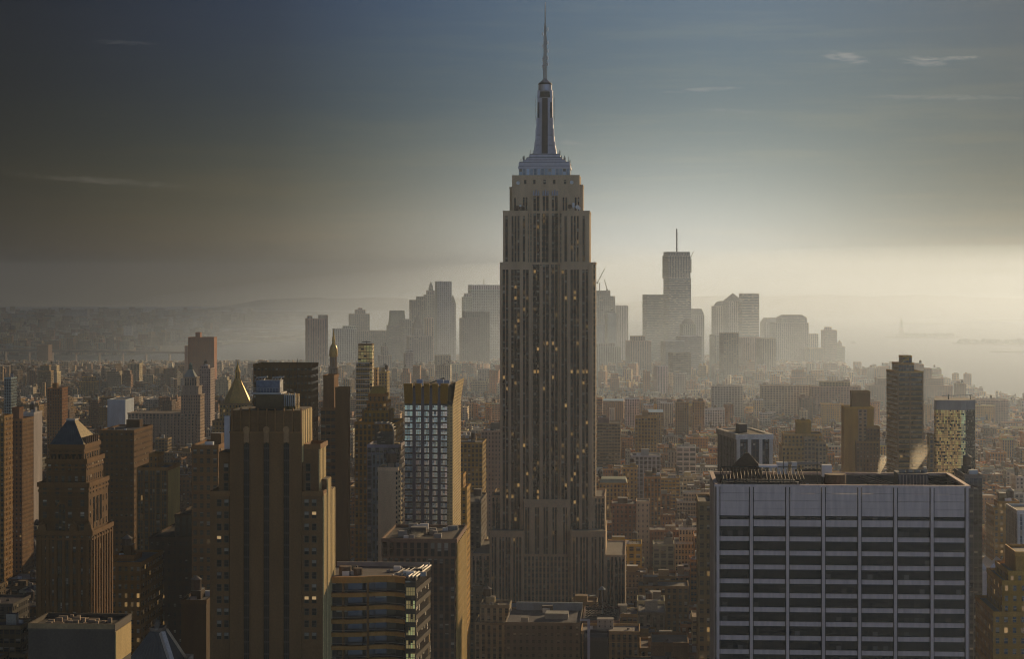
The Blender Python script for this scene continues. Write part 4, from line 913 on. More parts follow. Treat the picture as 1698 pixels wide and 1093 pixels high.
def white_spire_tower():
    Y = 2120; L = Lot(544, Y); X, Z = L.x, L.z
    o = L.root('clock_tower', 'slender white stone tower with tall pyramid roof and golden cupola', 'tower')
    t = (.5, .43, .38); cy = 12; cx = X(553, cy); e = lambda p: Z(553, p, cy); s = 1.585
    m = MB(); m.box(X(541), X(566), 0, 24, 0, e(700), tin(t), (.4, .5, .9, .01), 2.4, 3.8); m.build('shaft', M_FAC, o); L.claim(X(541), X(566), 0, 24)
    m = MB(); h0, h1 = 13.5 / s * 1.3, 5.2 / s; m.frustum(cx - h0, cx + h0, cy - h0, cy + h0, e(700), cx - h1, cx + h1, cy - h1, cy + h1, e(624), (*t, .3), win=(.12, .18, 1, 0), bw=3.5, fh=5); m.build('pyramid_roof', M_FAC, o)
    for q, w in ((600, 0), ): pass
    m = MB(); m.cone(cx, cy, 9.5 / s, 9.5 / s, e(624), e(621.5), 12, (.45, .36, .28, 0)); m.build('balcony', M_FAC, o)
    for i in range(12): an = i * math.tau / 12; m = MB(); x, y = cx + math.cos(an) * 7.4 / s, cy + math.sin(an) * 7.4 / s; m.bar((x, y, e(621.5)), (x, y, e(612)), .45, (.5, .42, .34, 0), n=6); m.build('column', M_FAC, o)
    m = MB(); m.cone(cx, cy, 6 / s, 6 / s, e(621.5), e(611), 12, (.25, .2, .16, 0)); m.cone(cx, cy, 8.5 / s, 7.6 / s, e(611), e(608.5), 12, (.45, .36, .28, 0)); m.cone(cx, cy, 5.2 / s, 5 / s, e(608.5), e(592), 8, (.4, .3, .2, 0)); m.build('lantern', M_FAC, o)
    for i in range(8): an = (i + .5) * math.tau / 8; m = MB(); x, y = cx + math.cos(an) * 5.6 / s, cy + math.sin(an) * 5.6 / s; m.bar((x, y, e(608.5)), (x, y, e(592)), .4, (.48, .4, .32, 0), n=6); m.build('column', M_FAC, o)
    m = MB(); prev = None
    P = [(6.6, 592), (7.2, 588), (7.0, 582), (6.2, 577), (4.6, 573), (2.8, 571), (2.2, 566), (3.0, 565), (2.2, 560), (1.4, 556), (.8, 551), (.3, 546)]
    for (ra, a), (rb, b) in zip(P, P[1:]): m.cone(cx, cy, ra / s, rb / s, e(a), e(b), 14, cap=(b == 546))
    m.build('gold_cupola', M_GOLD, o)
    for px, py in ((549, 644), (553, 658)): pass
    LAND.append((553, 600, 2120, 'white spire tower'))
white_spire_tower()

def lantern_tower():
    Y = 2600; L = Lot(212, Y); X, Z = L.x, L.z; t = (.35, .28, .22)
    o = L.root('office_tower', 'pale stone corner tower with temple top and bronze lantern above a long windowed block', 'office building')
    for part, a, b, top, dy, D, w, bw, fh in (('long_block', 212, 323, 686, 0, 46, (.62, .66, .8, .005), 4.6, 4), ('tower_shaft', 300, 332, 655, 9, 26, (.42, .5, .9, .005), 3.2, 4), ('tower_stage', 303, 329, 641, 11, 22, (.1, .2, .9, 0), 6, 5), ('temple_stage', 306, 326, 626, 13, 17, (.5, .8, .9, 0), 3.4, 8)):
        z0 = 0 if part in ('long_block', 'tower_shaft') else zz; zz = Z((a + b) / 2, top, dy); x0, x1 = X(a, dy), X(b, dy); m = MB(); m.box(x0, x1, dy, dy + D, z0, zz, tin(t), w, bw, fh, roof=(.3, .26, .22, 0)); m.parapet(x0, x1, dy, dy + D, zz, h=.6, t=1.2, o=.8, tint=(.42, .34, .27, 0)); m.build(part, M_FAC, o); L.claim(x0, x1, dy, dy + D)
    m = MB()
    for i in range(19): x = X(214 + i * 6, 0); m.box(x - .9, x + .9, -.8, .2, 0, Z(260, 694), (*t, 0))
    m.build('pilasters', M_FAC, o)['kind'] = 'stuff'
    cx, cy = X(316, 21), 21; e = lambda p: Z(316, p, cy)
    m = MB(); m.frustum(cx - 8, cx + 8, cy - 8, cy + 8, e(626), cx - 3, cx + 3, cy - 3, cy + 3, e(613), (.36, .37, .34, 0)); m.build('stepped_roof', M_FAC, o)
    m = MB(); m.cone(cx, cy, 2.4, 2.4, e(613), e(606), 8); m.cone(cx, cy, 3, .3, e(606), e(601), 8); m.build('lantern', M_BRONZE, o)
    LAND.append((300, 690, 2600, 'long windowed block'))
lantern_tower()

# ------------------------------------------------------------------ other towers one can tell apart (photo columns give their bearing, Y their distance)
PUN, STR, BAN = (.45, .55, .9, .01), (.5, .6, .35, .01), (1., .5, .6, .01)
tower('office_tower', 'tall plain dark brown slab standing right behind the brown tower', 1100, [('shaft', 420, 516, 607, 0, 24)], (.075, .045, .025), (.6, .32, .85, .0), 2, 3.7, short='dark brown slab', kit=False)
tower('apartment_tower', 'narrow brown tower with a blank top and grey banded windows below it', 1250, [('banded_shaft', 532, 557, 679, 0, 22, {'win': (.85, .42, .7, .02)}), ('blank_top', 536, 554, 625, 1, 18, {'win': NOWIN})], (.13, .08, .045), short='narrow banded tower', fh=4.2)
tower('apartment_tower', 'blank dark brown tower with chamfered top and a sunlit west edge', 1190, [('shaft', 556, 577, 645, 0, 9)], (.095, .055, .03), NOWIN, short='blank brown tower', kit=False)
o = tower('apartment_tower', 'slender amber tower, dark glass above and white banded balconies below', 2100, [('rear_slab', 594, 617, 572, 6, 16, {'win': (.9, .8, .7, 0), 'tint': (.12, .08, .05)}), ], (.12, .08, .05), short='slender amber tower', mat=M_GOLDGLASS, kit=False)
z_ = o.z(600, 602, 0); m = MB(); m.box(o.x(590.5), o.x(612.5), 0, 5.8, 0, z_, (.42, .3, .14, .3), (.86, .74, .9, 0), 2.2, 4.4); m.build('front_wing', M_FAC, o.o)
for i in range(26): m = MB(); zz = z_ - i * 5.4; m.box(o.x(590.3), o.x(612.8), -.8, .1, zz - .5, zz + .2, (.7, .66, .6, 0), bottom=True); m.build('balcony', M_FAC, o.o)
m = MB(); m.bar((o.x(598), 12, o.last[4] + 3), (o.x(612), 12, o.last[4] + 3), .5); m.bar((o.x(605), 12, o.last[4]), (o.x(605), 12, o.last[4] + 4), .4); m.build('roof_crane', M_DARK, o.o)
tower('apartment_tower', 'pair of cream stepped blocks behind the slender amber tower', 2350, [('block', 616, 634, 640, 0, 20), ('block', 619, 626, 612, 4, 12)], (.42, .32, .18), PUN, short='cream stepped pair')
tower('apartment_tower', 'cream block with balconies beside the stepped pair', 2300, [('block', 628, 642, 618, 0, 22)], (.4, .3, .17), PUN, short='cream balcony block')
# art deco tower with flattened pyramid
o = tower('office_tower', 'amber brick deco tower with setbacks and a truncated pyramid roof', 1200, [('base_block', 588, 658, 703, 0, 34), ('setback_tier', 603, 645, 684, 3, 26), ('setback_tier', 608, 641, 668, 5, 20), ('tower_top', 611, 639, 656, 6.5, 15, {'win': (.3, .6, .8, 0)})], (.2, .125, .06), (.55, .62, .75, .04), 2.6, 3.5, short='deco tower with truncated pyramid', kit=False)
x0, x1, y0, y1, zt = o.last; m = MB(); m.frustum(x0 + .3, x1 - .3, y0 + .3, y1 - .3, zt, x0 + 1.8, x1 - 1.8, y0 + 2.5, y1 - 2.5, zt + 4.8, (.4, .29, .14, 0)); m.build('pyramid_roof', M_FAC, o.o)
for (a, b, top) in ((600, 603, 680), (645, 648, 680)):
    m = MB(); m.box(o.x(a, 2), o.x(b, 2), 2, 12, o.z(a, 703, 2), o.z(a, top, 2), (.2, .13, .07, 0)); m.build('buttress', M_FAC, o.o)
m = MB()
for i in range(14): x = o.x(604 + i * 2.9, 3); zz = o.z(625, 684, 3); m.cone(x, 3.2, .3, .08, zz + 1, zz + 2, 6, (.3, .2, .1, 0))
m.build('finial_row', M_FAC, o.o)
m = MB(); m.face([(o.x(621), -.05, 40), (o.x(629), -.05, 40), (o.x(629), -.05, o.z(625, 706)), (o.x(621), -.05, o.z(625, 706))], [(0, 0), (2, 0), (2, 30), (0, 30)], (.12, .08, .05, .1), (.8, .7, .5, .05)); m.build('window_bay', M_FAC, o.o)
# grey glass tower with curved screen arm, beige slab next to it
o = tower('glass_tower', 'grey glass tower with a curved steel arm over its roof', 1010, [('shaft', 609, 662, 741, 4, 22, {'win': (.86, .8, .7, .02)}), ('roof_room', 625, 652, 722, 8, 12, {'win': (.9, .7, .5, 0), 'tint': (.05, .05, .05)})], (.17, .18, .2), (.86, .8, .7, .02), 2.1, 3.3, short='grey glass tower with curved arm', kit=False)
m = MB(); zz = o.z(640, 703, 5); pts = [(621, 703), (630, 702.5), (640, 702.5), (646, 703.5), (649.5, 706), (651.5, 710), (652.5, 716), (652.5, 740)]
for (a, b), (c, d) in zip(pts, pts[1:]): m.bar((o.x(a, 5), 5, o.z(a, b, 5)), (o.x(c, 5), 5, o.z(c, d, 5)), .42, n=6); m.bar((o.x(a, 15), 15, o.z(a, b, 5)), (o.x(c, 15), 15, o.z(c, d, 5)), .42, n=6)
for (a, b) in pts: m.bar((o.x(a, 5), 5, o.z(a, b, 5)), (o.x(a, 5), 15, o.z(a, b, 5)), .25)
m.build('curved_arm', M_STEEL, o.o)
for (a, b, top, dy, tt) in ((617, 636, 752, 2.5, (.26, .29, .31)), (636, 641, 760, 3.2, (.3, .33, .35)), (652, 661, 735, 8, (.36, .3, .2))):
    m = MB(); m.box(o.x(a, dy), o.x(b, dy), dy, 14, 0, o.z(a, top, dy), (*tt, .2), (.6, .7, .7, .0), 2.2, 6); m.build('glass_bay', M_FAC, o.o)
o = tower('apartment_tower', 'blank beige slab with a column of small windows and stacked balconies', 940, [('slab', 627, 660, 779, 0, 16)], (.37, .3, .24), NOWIN, short='blank beige slab', kit=True, roof=(.3, .27, .24))
for i in range(24):
    z1 = o.z(657, 783 + i * 8.1); m = MB(); m.box(o.x(656.5), o.x(659), -.08, 0, z1 - 1.3, z1); m.build('window', M_DARKGLASS, o.o)
    m = MB(); m.prism([(o.x(660.3), -.2), (o.x(664.5), .6), (o.x(666), 3), (o.x(660.3), 3)], z1 - 1.6, z1 - .6, (.5, .42, .3, 0), bottom=True); m.build('balcony', M_FAC, o.o)
m = MB(); m.box(o.x(660.2), o.x(663.5), 1.2, 14, 0, o.z(660, 781), (.3, .25, .18, .3), (.6, .7, .8, .02), 2, 2.25); m.build('balcony_wall', M_FAC, o.o)
# dark boxy tower in front of the blue one
o = tower('office_tower', 'dark boxy tower with tall slot windows on its top floors and a sunlit west wall', 800, [('lower_shaft', 634, 755, 924, .8, 44, {'win': (.6, .6, .5, .01)}), ('top_floors', 632.5, 757, 898, 0, 46, {'win': (.55, .86, .8, .06), 'fh': 8.6, 'bw': 2.6})], (.1, .07, .05), STR, 2.2, 3.6, short='dark boxy tower', roof=(.1, .09, .085), kit=False)
xe = o.x(757); zt = o.last[4]
for i in range(9):
    y = .5 + i * 5; m = MB(); m.box(xe - .2, xe + .45, y, y + 2.6, 30, zt - .8, (.45, .34, .18, 0)); m.build('side_pier', M_FAC, o.o)  # sunlit gold painted into the west piers and spandrels
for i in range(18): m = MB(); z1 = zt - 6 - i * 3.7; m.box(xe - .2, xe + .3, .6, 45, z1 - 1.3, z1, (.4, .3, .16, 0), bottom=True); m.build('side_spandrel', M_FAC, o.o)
roof_kit(o.o, *o.last, random.Random(4), tank=False, units=14, tint=(.06, .05, .05))
r = random.Random(41); q0, q1, q2, q3, zt = o.last
for i in range(9): m = MB(); x, y = r.uniform(q0 + 2, q1 - 8), r.uniform(4, 40); m.bar((x, y, zt + .5), (x + r.uniform(3, 9), y + r.uniform(-1, 3), zt + .5), r.uniform(.15, .35), n=6); m.build('duct', [M_STEEL, M_DARK][i % 2], o.o)
for i in range(4): m = MB(); x, y = r.uniform(q0 + 2, q1 - 4), r.uniform(6, 40); m.cone(x, y, 1.1, 1.1, zt, zt + 1.6, 12); m.build('fan_stack', M_STEEL, o.o)
# bottom left group
o = tower('office_block', 'black flat topped box with thin bright roof edges, lowest at the east edge', 500, [('block', 47, 190, 1042, 0, 16)], (.035, .03, .026), NOWIN, short='black flat topped box', par=True, kit=False, roof=(.06, .055, .05))
xe = o.x(190); m = MB(); m.box(xe, xe + .25, .3, 15.5, o.last[4] - 8.6, o.last[4] - .9, (.38, .3, .18, 0)); m.build('sunlit_tint_panel', M_FAC, o.o)  # thin panel whose pale colour stands for sun on this side
m = MB(); m.box(o.x(47), o.x(190), -.3, -.05, o.last[4] - .2, o.last[4] + 1.1, (.2, .15, .1, 0), bottom=True); m.build('roof_rail', M_FAC, o.o)
r = random.Random(8)
for i in range(26): x, y = r.uniform(o.last[0] + 3, o.last[1] - 3), r.uniform(2, 14); m = MB(); m.box(x, x + r.uniform(.5, 3), y, y + .8, o.last[4], o.last[4] + r.uniform(.3, 1.2), (.3, .25, .2, 0)); m.build('vent', M_FAC, o.o)
L = Lot(222, 610); o = L.root('office_block', 'grey mansard roof with one pale sloping edge, steam rising behind', 'office building')
x0, x1 = L.x(226), L.x(287); zt, zb = L.z(252, 1052), L.z(252, 1108); m = MB(); m.frustum(x0 - 4, x1, 0, 16, zb, L.x(243), L.x(262), 5, 10, zt, (.09, .085, .085, .1)); m.build('mansard_roof', M_FAC, o)
m = MB(); m.box(L.x(242), L.x(263), 4.6, 10.4, zt - .1, zt + .9, (.2, .16, .13, 0), bottom=True); m.build('roof_curb', M_FAC, o)
m = MB(); m.bar((L.x(263), 4.4, zt - .3), (x1 + .2, -.3, zb), 1.0, (.55, .5, .47, 0)); m.bar((L.x(263), 10, zt - .3), (x1 + .2, 16, zb), .6, (.5, .4, .3, 0)); m.build('roof_hip', M_FAC, o)
for i in range(12): u = i / 11; m = MB(); m.bar((x0 - 4 + (x1 - x0 + 4) * u, -.1, zb), (L.x(243) + (L.x(262) - L.x(243)) * u, 4.9, zt), .09); m.build('roof_seam', M_COPPER, o)
m = MB(); m.box(x0 - 5, x1 + 2, -1, 18, 0, zb - .2, (.1, .07, .05, .4), PUN, 3, 3.6, roof=(.2, .17, .14, 0)); m.parapet(x0 - 5, x1 + 2, -1, 18, zb - .2, tint=(.4, .34, .28, 0)); m.build('wall', M_FAC, o); L.claim(x0 - 5, x1 + 2, -1, 18)
o = tower('office_tower', 'brown gridded glass tower with one sunlit west wall near the copper roofed tower', 1000, [('shaft', 227, 278, 779, 0, 26, {'win': (.84, .8, .6, .03)}), ('penthouse', 247, 262, 756, 8, 12, {'win': (.3, .6, 1, 0)})], (.17, .11, .06), GRID, 1.9, 3.1, short='brown gridded tower', kit=False)
for i in range(6): x = o.x(228 + i * 9.9); m = MB(); m.box(x - .35, x + .35, -.4, .1, 0, o.z(250, 779), (.24, .16, .09, 0)); m.build('pier', M_FAC, o.o)
m = MB(); xe = o.x(278); m.box(xe, xe + .3, .5, 25.5, 20, o.z(278, 780) - .4, (.5, .4, .22, 0)); m.build('sunlit_tint_wall', M_FAC, o.o)  # sunlight on the west side put into the wall colour
tower('office_block', 'very dark massive block with rows of tiny pale windows', 900, [('base_block', 247, 352, 895, 0, 60), ('upper_block', 290, 350, 857, 8, 34, {'win': (.5, .8, .8, 0)})], (.04, .027, .018), (.35, .38, .9, .03), 2.6, 3.9, short='very dark massive block', roof=(.06, .05, .045))
tower('office_block', 'dark brown cube with a golden west side beside the brown tower', 760, [('block', 300, 342, 1000, 0, 22)], (.05, .033, .02), NOWIN, short='dark brown cube')
tower('office_block', 'brown block with lit window rows below the gridded tower', 860, [('block', 184, 234, 937, 0, 40), ('roof_room', 190, 222, 925, 10, 14, {'win': NOWIN})], (.13, .08, .045), (.45, .5, .9, .12), 2.8, 3.7, short='brown block with lit windows')
tower('office_block', 'brown masonry block seen just west of the brown gridded tower', 880, [('block', 318, 362, 742, 0, 30)], (.14, .09, .055), (.5, .5, .9, .02), 2.9, 3.9, short='brown masonry block')
tower('office_block', 'dark corner slab in front of the long windowed block', 1300, [('block', 165, 222, 716, 0, 50)], (.1, .058, .032), (.4, .35, .9, .0), 3, 3.7, short='dark corner slab')
tower('apartment_tower', 'brown tower with a bright golden balcony side at the far east edge', 1500, [('block', 12, 37, 697, 0, 28), ('roof_room', 20, 32, 678, 6, 10, {'win': NOWIN})], (.14, .09, .055), (.4, .5, .9, .02), 2.6, 3.2, short='brown tower at the far east edge')
tower('apartment_tower', 'golden brown tower cut by the east edge of the view', 1450, [('block', -22, 7, 692, 0, 20)], (.2, .13, .07), PUN, short='golden tower at the edge')
tower('apartment_tower', 'pale block with cylinder tank on its roof behind the far east tower', 1750, [('block', 38, 56, 686, 0, 25)], (.5, .46, .42), NOWIN, short='pale tank block')
tower('apartment_tower', 'thin blue grey glass tower at the far east edge', 2600, [('block', 7, 18, 628, 0, 25)], (.2, .22, .25), (.8, .6, .6, 0), short='thin blue grey tower')
tower('apartment_block', 'reddish brick twin slab with gold edges behind the far east towers', 2500, [('block', 78, 103, 645, 0, 25), ('roof_room', 87, 94, 637, 5, 8, {'win': NOWIN})], (.16, .09, .05), (.4, .5, .9, 0), short='reddish twin slab')
tower('apartment_tower', 'tall plain rust brown slab tower with a lift room, by the river', 4500, [('shaft', 312, 355, 560, 0, 30), ('lift_room', 324, 332, 552, 6, 15)], (.14, .06, .035), (.12, .3, .9, 0), 4, 3, short='rust brown slab by the river', kit=False)
tower('apartment_tower', 'lower grey wing standing behind the rust brown slab', 4620, [('wing', 306, 313, 574, 0, 30)], (.2, .15, .12), (.2, .3, .9, 0), short='grey wing', kit=False)
tower('office_block', 'grey block with pale top east of the rust brown slab base', 3000, [('block', 331, 349, 612, 0, 30), ('roof_room', 334, 345, 607, 5, 12)], (.24, .2, .17), PUN, short='grey pale topped block')
tower('industrial_shed', 'wide pale blue grey windowless block amid low brown roofs', 3000, [('block', 178, 208, 664, 0, 50)], (.36, .4, .42), NOWIN, short='pale windowless block', kit=False)
tower('apartment_block', 'brown slab with lit ribbon side, far east below the bridge', 5200, [('block', 120, 134, 612, 0, 30)], (.15, .09, .055), (.3, .3, .9, 0), kit=False)
tower('apartment_block', 'squat brown slab standing by the bridge approach', 6000, [('block', 61, 80, 573, 0, 40)], (.16, .1, .07), (.3, .4, .9, 0), kit=False, short='squat slab by the bridge')
tower('apartment_block', 'wide brown public housing slab across the river', 7800, [('block', 157, 195, 568, 0, 50)], (.15, .1, .08), (.4, .4, .9, 0), kit=False, short='wide housing slab across the river')
for i, (a, b, t, Y, lb) in enumerate(((108, 145, 514, 13500, 'flat faint slab block on the far eastern shore skyline'), (263, 281, 516, 13000, 'paired faint block on the far shore below the haze'), (318, 336, 514, 13200, 'twin faint towers on the far shore'), (70, 100, 545, 10500, 'row of pale housing blocks on the far shore'), (425, 436, 536, 11500, 'small faint tower behind the port cranes'))):
    tower('apartment_block', lb, Y, [('block', a, b, t, 0, 60)], (.2, .18, .16), (.4, .4, .9, 0), kit=False, par=False)
# west side group
o = tower('office_tower', 'dark glass tower with broad white stone piers and a white roof rim', 1000, [('shaft', 1222, 1279, 722, 0, 42)], (.045, .032, .027), (.7, .8, .6, .01), 1.6, 3.7, yaw=R(-7), short='white piered dark tower', kit=False, roof=(.1, .09, .085), par=False)
x0, x1, y0, y1, zt = o.last
for i, c in enumerate((1224, 1242.5, 1261, 1278)): x = o.x(c); m = MB(); m.box(x - .85, x + .85, -.6, .2, 0, zt - 2, (.55, .52, .48, 0)); m.build('pier', M_FAC, o.o)
for i in range(13): y = 1 + i * 3.3; w = .75 if i == 0 else .2; m = MB(); m.box(x0 - .5, x0 + .1, y, y + w * 1.4, 0, zt - 2, (.3, .26, .24, 0)); m.build('side_pier', M_FAC, o.o)
m = MB()
for a in ((x0 - .9, x1 + .9, -1, 1.2), (x0 - .9, x1 + .9, y1 - 1.2, y1 + .9), (x0 - .9, x0 + 1.2, 1.2, y1 - 1.2), (x1 - 1.2, x1 + .9, 1.2, y1 - 1.2)): m.box(*a, zt - 2, zt + .5, (.6, .58, .55, 0), bottom=True)
m.build('roof_rim', M_FAC, o.o)
roof_kit(o.o, x0 + 4, x1 - 4, 6, y1 - 6, zt - 1.2, random.Random(2), tank=False, units=6, tint=(.1, .08, .07))
o = tower('apartment_tower', 'sandy stepped apartment tower with square tank house, behind the white piered tower', 1500, [('base_block', 1297, 1372, 742, 0, 34), ('mid_block', 1300, 1363, 722, 3, 26), ('tank_house', 1321, 1345, 700, 8, 14, {'win': NOWIN, 'tint': (.33, .25, .12)})], (.28, .21, .12), (.5, .5, .9, .02), 2.7, 3.1, short='sandy stepped tower', kit=False)
m = MB(); x0, x1, y0, y1, zt = o.last; m.frustum(x0 + 3, x1 - 3, y0 + 3, y1 - 3, zt, (x0 + x1) / 2 - .5, (x0 + x1) / 2 + .5, (y0 + y1) / 2 - .5, (y0 + y1) / 2 + .5, zt + 2.5, (.2, .14, .08, 0)); m.build('tank_roof', M_FAC, o.o)
for (a, b, t, dy) in ((1333, 1352, 727, -1.5), (1352, 1370, 735, -3)): m = MB(); m.box(o.x(a, dy), o.x(b, dy), dy, dy + 12, 0, o.z(a, t, dy), (.45, .38, .27, .2), (.6, .55, .9, .02), 3, 3.1); m.parapet(o.x(a, dy), o.x(b, dy), dy, dy + 12, o.z(a, t, dy), tint=(.5, .42, .3, 0)); m.build('front_wing', M_FAC, o.o)
o = tower('apartment_tower', 'ochre tower with blank penthouse block and pale window column', 1600, [('shaft', 1400, 1449, 677, 0, 24, {'win': NOWIN}), ('blank_penthouse', 1413, 1443, 651, 4, 15, {'win': NOWIN, 'tint': (.17, .12, .07)})], (.27, .19, .09), NOWIN, short='ochre tower', kit=False)
m = MB(); m.face([(o.x(1423), -.1, 20), (o.x(1438), -.1, 20), (o.x(1438), -.1, o.z(1430, 679)), (o.x(1423), -.1, o.z(1430, 679))], [(0, 0), (2, 0), (2, 46), (0, 46)], (.42, .34, .24, .2), (.55, .55, .9, .03)); m.build('window_bay', M_FAC, o.o)
for (a, b, t, dy, D) in ((1437, 1459, 710, -4, 14), (1420, 1458, 734, -7, 12)): m = MB(); m.box(o.x(a, dy), o.x(b, dy), dy, dy + D, 0, o.z(a, t, dy), (.16, .11, .075, .4), (.4, .5, .9, .01), 2.6, 3.2); m.parapet(o.x(a, dy), o.x(b, dy), dy, dy + D, o.z(a, t, dy), tint=(.3, .22, .13, 0)); m.build('front_wing', M_FAC, o.o)
o = tower('apartment_tower', 'tall brown banded tower with a stepped glassy crown, west of the ochre tower', 1500, [('shaft', 1488, 1531, 618, 0, 34, {'win': (1, .55, .6, .01)}), ('crown_step', 1490, 1516, 604, 1, 20, {'win': (.9, .8, .6, 0)}), ('crown_step', 1497, 1512, 592, 3, 12, {'win': (.9, .8, .6, 0)})], (.28, .19, .1), BAN, 2, 3.55, yaw=R(-3), short='tall banded tower', kit=False)
xa, xb = o.x(1488), o.x(1531); zt = o.z(1510, 618)
m = MB()
for i in range(50): zz = zt - i * 3.55; m.box(xa - .3, xb + .3, -.35, .1, zz - .35, zz + .25, (.34, .26, .18, 0), bottom=True); m.box(xa - .3, xa + .1, .1, 33, zz - .35, zz + .25, (.3, .23, .16, 0), bottom=True)
m.build('floor_bands', M_FAC, o.o)['kind'] = 'stuff'
for c in (1489, 1509, 1530): m = MB(); m.box(o.x(c) - .5, o.x(c) + .5, -.55, .1, 0, zt, (.27, .2, .14, 0)); m.build('pier', M_FAC, o.o)
m = MB(); zz = o.z(1490, 592, 2); m.bar((o.x(1492, 2), 2, zt + 6), (o.x(1510, 2), 2, zz + 1.2), .4, (.5, .42, .3, 0)); m.face([(o.x(1496, 2), 1.8, zt + 9), (o.x(1507, 2), 1.8, zt + 9), (o.x(1507, 2), 1.8, zz), (o.x(1496, 2), 1.8, zz - 2.5)], None, (.5, .36, .15, 0)); m.build('sloping_screen', M_FAC, o.o)
# glass tower, its gold reflection painted as glass tint on one side
L = Lot(1549, 1400); o = L.root('glass_tower', 'glass tower flashing gold on one face under a plain grey top band', 'skyscraper')
P = [(L.x(1549, 2), 2), (L.x(1553), 0), (L.x(1594, -2.5), -2.5), (L.x(1601, -2), -2), (L.x(1617, 8), 8), (L.x(1617, 30), 30), (L.x(1549, 30), 30)]; zt, zb = L.z(1580, 664), L.z(1580, 680); L.claim(P[0][0], P[4][0], -3, 30)
m = MB(); m.prism(P, zb, zt, (.33, .32, .31, .2), NOWIN, roof=(.2, .2, .2, 0)); m.build('top_band', M_FAC, o)
m = MB()
for i in range(7): m.wall(P[i], P[(i + 1) % 7], 0, zb, (.12, .08, .04, rnd.random()), (.94, .92, .6, 0), 1.0, 2.4, 0 if i < 3 else 1, i * 30)
m.build('glazing', [M_GOLDGLASS, M_FAC], o)
m = MB(); m.box(L.x(1541), L.x(1548.8), 1, 12, 0, L.z(1545, 721), (.22, .15, .08, .1), (.5, .6, .9, .01), 2.5, 3.3); m.build('side_wing', M_FAC, o)
m = MB(); zz = zt + 1; m.bar((L.x(1562, 10), 10, zz + 1.6), (L.x(1612, 10), 10, zz + 2), .2); m.bar((L.x(1573, 10), 10, zt), (L.x(1573, 10), 10, zz + 2.6), .4); m.bar((L.x(1609, 10), 10, zt), (L.x(1609, 10), 10, zz + 2), .25); m.build('roof_gantry', M_DARK, o)
LAND.append((1580, 670, 1400, 'golden glass tower'))
tower('office_tower', 'dark slab rising just behind the west corner of the pale slab', 900, [('shaft', 1600, 1629, 791, 0, 30)], (.06, .055, .055), (.8, .6, .6, 0), short='dark slab behind the pale slab', bw=2)
# stepped brown tower bottom right
o = tower('office_tower', 'amber brick stepped tower with lit windows, lowest on the west edge', 760, [('base_block', 1647, 1760, 1020, 0, 40, {'win': (.42, .5, .9, .12)}), ('setback_tier', 1662, 1760, 968, 2, 34), ('setback_tier', 1672, 1760, 952, 3, 28), ('tower_top', 1684, 1760, 920, 5, 22, {'win': NOWIN, 'tint': (.3, .21, .11)})], (.2, .13, .065), (.38, .5, .9, .08), 3, 3.9, short='stepped amber tower', kit=False)
tower('glass_tower', 'pale grey narrow tower edge rising above the stepped amber tower', 840, [('shaft', 1687, 1750, 851, 0, 26)], (.4, .42, .42), (.3, .96, .7, 0), short='pale grey tower edge', kit=False)
tower('office_block', 'brown block with amber lit upper windows by the west edge', 1300, [('block', 1648, 1700, 845, 0, 30), ('roof_room', 1655, 1690, 834, 6, 16)], (.2, .13, .065), (.45, .55, .9, .2), short='amber windowed block')
o = tower('train_hall', 'low hall with four sawtooth skylights beside the pale slab', 1120, [('hall', 1604, 1680, 950, 0, 40, {'win': (1, .0, 1, 0), 'tint': (.28, .27, .27)})], (.2, .18, .17), NOWIN, kit=False, short='sawtooth hall')
x0, x1, y0, y1, zt = o.last
for i in range(4):
    a = x0 + (x1 - x0) * i / 4.2; w = (x1 - x0) / 4.5; m = MB(); m.face([(a, 3, zt + 1), (a + w, 3, zt + 1), (a + w * .55, 3, zt + 5.2)]); m.face([(a, 3, zt + 1), (a + w * .55, 3, zt + 5.2), (a + w * .55, 30, zt + 5.2), (a, 30, zt + 1)]); m.face([(a + w, 3, zt + 1), (a + w, 30, zt + 1), (a + w * .55, 30, zt + 5.2), (a + w * .55, 3, zt + 5.2)]); m.build('skylight', M_METAL, o.o)
tower('office_block', 'dark glass block below the sawtooth hall', 950, [('block', 1606, 1644, 1008, 0, 30)], (.04, .038, .04), (.8, .7, .6, .0), short='dark glass block', roof=(.25, .22, .2))
o = tower('office_tower', 'narrow brown tower wedged beside the pale slab with some amber windows', 870, [('shaft', 1158, 1181, 836, 0, 30, {'win': (.55, .5, .8, .1)})], (.14, .1, .065), PUN, short='narrow brown tower', fh=4.0)
# the blocks beside the central tower
T = tower
T('office_block', 'grey mansard block with dormers west of the tallest tower', 1750, [('block', 993, 1041, 803, 0, 30), ('mansard', 994, 1040, 795, 1, 28, {'frus': .06, 'tint': (.2, .2, .19)})], (.36, .27, .15), (.45, .6, .8, .06), kit=False, short='mansard block')
T('office_block', 'white framed loft block with big windows', 1900, [('block', 1046, 1095, 757, 0, 26)], (.45, .43, .4), (.66, .6, .6, .01), 4, 4, short='white framed loft block')
T('office_block', 'tan block with arched top windows beside the white framed loft', 1850, [('block', 1032, 1057, 777, 0, 20)], (.38, .28, .15), PUN, short='tan arched block')
T('office_block', 'brown block with cream corner wing west of the mansard block', 1600, [('block', 1014, 1055, 838, 0, 30)], (.17, .11, .075), (.4, .5, .9, .0), short='brown block with cream corner')
T('office_block', 'cream corner wing with few windows', 1590, [('block', 1055.3, 1077, 834, 0, 24)], (.5, .43, .33), (.3, .35, .9, 0), 4, 4, kit=False, short='cream corner wing')
T('office_block', 'tall narrow brown loft with amber middle floors and dark water tank', 1700, [('block', 1068, 1096, 793, 0, 28)], (.24, .17, .1), (.6, .6, .6, .1), 3, 4, short='narrow amber loft')
